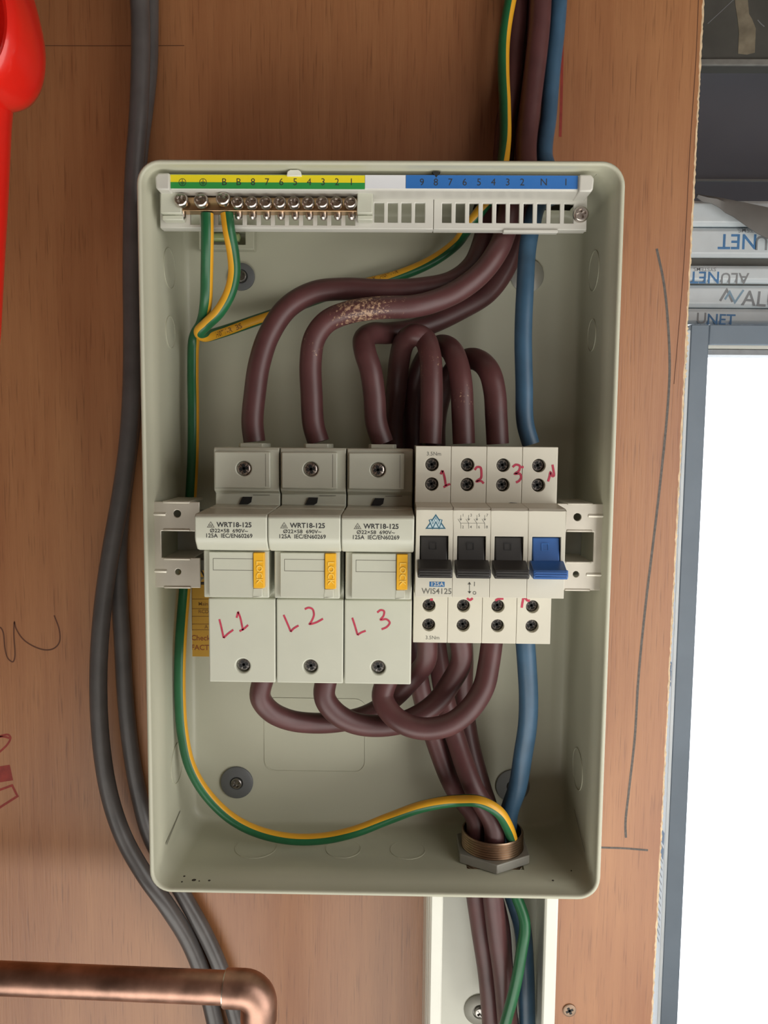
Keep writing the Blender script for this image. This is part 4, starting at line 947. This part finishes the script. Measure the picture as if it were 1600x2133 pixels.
# earth
GE = 'green and yellow earth wires'
barz = P(430, 439, YB).z
k2_['stripe'] = 'ystripe'
o, c1 = cable('earth_wire', 'green and yellow wire with printed stripe, turning back up to the third earth screw', [V(P(473, 440, -64).x, -64.6, barz - .6), (477, 480, -64.6), (486, 530, -60), (488, 570, -57), (478, 612, -55), (456, 650, -52), (431, 675, -47), (416, 691, -44), (426, 700, -38), (460, 692, -28), (520, 672, -22), (575, 653, -17), (680, 615, -14.5), (760, 592, -13.5), (830, 574, -14), (900, 544, -17), (950, 508, -22), (972, 478, -31), (1000, 440, -37.5), V(54, -37, 141), (1052, 300, -27), (1052, 220, -23), (1049, 150, -20), (1050, 90, -18), (1056, 40, -18), (1068, -20, -18), (1078, -60, -18)], 3.3,
              'green', group=GE, stripe=[-45, -45, -40, -35, -30, -25, -25, -30, -40, -25, -10, -10, 5, 20, 35, 45, 50, 50, 20, -30, -55, -62, -62, -60, -58, -55, -55], halfw=44, scuff=.0)
c1.text('H07V-R  BS', 8.6, 4.0, bold=.02).build('wire_print', M['stickerink'], o); c1.text('INDIA  6491X  H07V-R', 12.4, 3.6, bold=.01).build('wire_print', M['stickerink'], o)
o, c2 = cable('earth_wire', 'green and yellow wire running down the left side of the box into the gland', [V(P(432, 440, -64).x, -64.6, barz - .6), (432, 490, -64), (431, 570, -56), (429, 630, -50), (421, 672, -38), (405, 705, -28), (402, 770, -26), (403, 850, -28), (402, 950, -26), (397, 1050, -24), (392, 1150, -25), (383, 1250, -35), (376, 1350, -42), (375, 1450, -43), (381, 1530, -43), (396, 1595, -43), (427, 1650, -43), (476, 1700, -43), (530, 1730, -43), (600, 1747, -43), (670, 1747, -43), (740, 1732, -43), (810, 1705, -41), (880, 1680, -47), (950, 1668, -52), (1000, 1670, -61), (1035, 1688, -61.5), (1056, 1718, -57), V(gx + 11.6, gy - 6, gz + 6), V(gx + 11.5, gy - 6, gz - 14), (1093, 1920, -52), (1086, 1985, -54), (1072, 2060, -55), (1045, 2160, -55)], 3.3,
              'green', group=GE, stripe=[88] * 5 + [86, 88, 88, 88, 88, 88, 88, 88, 88, 86, 84, 82, 80, 78, 75, 74, 70, 64, 56, 48, 46, 52, 62, 75, 95, 170, 180, 180, 180], halfw=42, scuff=.0)
# grey sheathed cables outside the box
GG = 'grey cables left of the box'
cable('grey_cable', 'grey cable bowing out furthest left before passing below the box corner', [(288, -60, -17), (293, 60, -17), (292, 160, -17), (288, 250, -17), (281, 340, -17), (277, 430, -17), (275, 560, -17), (276, 700, -17), (274, 820, -17), (266, 930, -17), (252, 1030, -17), (234, 1130, -17), (217, 1240, -17), (207, 1350, -17), (205, 1450, -17), (212, 1560, -17), (229, 1660, -17), (258, 1745, -17), (300, 1820, -17), (350, 1890, -14), (393, 1960, -9), (425, 2040, -5.8), (455, 2160, -5.8)], 5.3, 'grey', group=GG, scuff=.0)
cable('grey_cable', 'grey cable lying nearer the box, going behind its lower left corner', [(312, -60, -6), (312, 60, -6), (310, 140, -6), (302, 220, -6.5), (292, 300, -6), (285, 400, -5.7), (283, 560, -5.7), (284, 700, -5.7), (281, 820, -5.7), (270, 930, -5.7), (256, 1040, -5.7), (248, 1140, -5.7), (249, 1240, -5.7), (255, 1340, -5.7), (261, 1450, -5.7), (271, 1550, -5.7), (286, 1640, -5.7), (312, 1740, -5.7), (350, 1810, -5.7), (388, 1875, -5.7), (432, 1955, -5.7), (468, 2040, -5.7), (502, 2160, -5.7)], 5.0, 'grey', group=GG, scuff=.0)

# ================================================================== COPPER PIPE
YP_ = -70
cp = thing('copper_pipe', 'tarnished copper pipe with soldered elbow crossing below the grey cables', 'pipe', P(300, 2048, YP_))
def tube(mb, pts, r, n=28, mi=0):
    T, N = frames(pts, False); rings = []
    for p, t, q in zip(pts, T, N):
        b = t.cross(q); rings.append([tuple(p + q * (r * math.cos(2 * math.pi * k / n)) + b * (r * math.sin(2 * math.pi * k / n))) for k in range(n)])
    return mb.loft(rings, mi=mi)
rp = 8.7
A, B_ = P(-1150, 1988.5, YP_), P(470, 2057.5, YP_)
MB_ = MB(); tube(MB_, [A, A + (B_ - A) * .5, B_ + (B_ - A).normalized() * 3], rp); MB_.build('horizontal_pipe', M['copper'], cp)
u = (B_ - A).normalized(); C0 = P(470, 2058, YP_); dn = V(u.z, 0, -u.x)
el = [C0, C0 + u * 10]
cen = C0 + u * 10 + dn * 9
for k in range(1, 10):
    a = math.pi / 2 * k / 9; el.append(cen + u * (9 * math.sin(a)) - dn * (9 * math.cos(a)))
el += [el[-1] + dn * 9]
MB_ = MB(); tube(MB_, el, rp + 1.5); eo = MB_.build('elbow', M['copper'], cp, bevel=.3)
MB_ = MB(); tube(MB_, [C0 - u * .6, C0 + u * .3], rp + 1.0); tube(MB_, [el[-1] - dn * .3, el[-1] + dn * .7], rp + 1.0); MB_.build('solder_ring', M['solder'], cp)
MB_ = MB(); tube(MB_, [el[-1] - dn * 2, el[-1] + dn * 40, el[-1] + dn * 450], rp); MB_.build('down_pipe', M['copper'], cp)

# ================================================================== RED FITTING
YF = -110; YS = YF + 18
rf_ = thing('red_fitting', 'glossy red plastic fitting with round ribbed head and tapering stem at upper left', 'fitting', P(-60, 60, YF))
out = [P(a, b, YS) for a, b in ((-140, -150), (-20, -150), (38, -90), (66, -10), (82, 60), (86, 100), (83, 140), (70, 180), (48, 208), (20, 222), (-60, 232), (-140, 230))]
out = crom(out, 4); ctr = P(-80, 80, YS) - V(0, 18, 0); rings = []
for s_, dy in ((.84, 36), (.94, 28), (1.0, 19), (1.0, 8), (.985, 0), (.95, -5), (.90, -7), (.85, -6), (.80, 1), (.76, 3), (.70, 2), (.65, -5), (.57, -10), (.4, -15), (.2, -18)):
    rings.append([(ctr.x + (p.x - ctr.x) * s_, YF + dy, ctr.z + (p.z - ctr.z) * s_) for p in out])
MB().loft(rings).build('ribbed_head', M['redplastic'], rf_, angle=70)
prf = []
ax = P(-70, 400, YF + 22).x
for py, px in ((190, 23), (260, 18), (400, 13), (550, 6), (690, 0), (760, -6), (800, -30)):
    q = P(px - 4, py, YF + 22); prf.append((abs(q.x - ax), q.z))
MB().lathe([(r_, z_) for r_, z_ in prf], (ax, YF + 22, 0), 'z', 40).build('stem', M['redplastic'], rf_, angle=60)
bpy.context.view_layer.update()
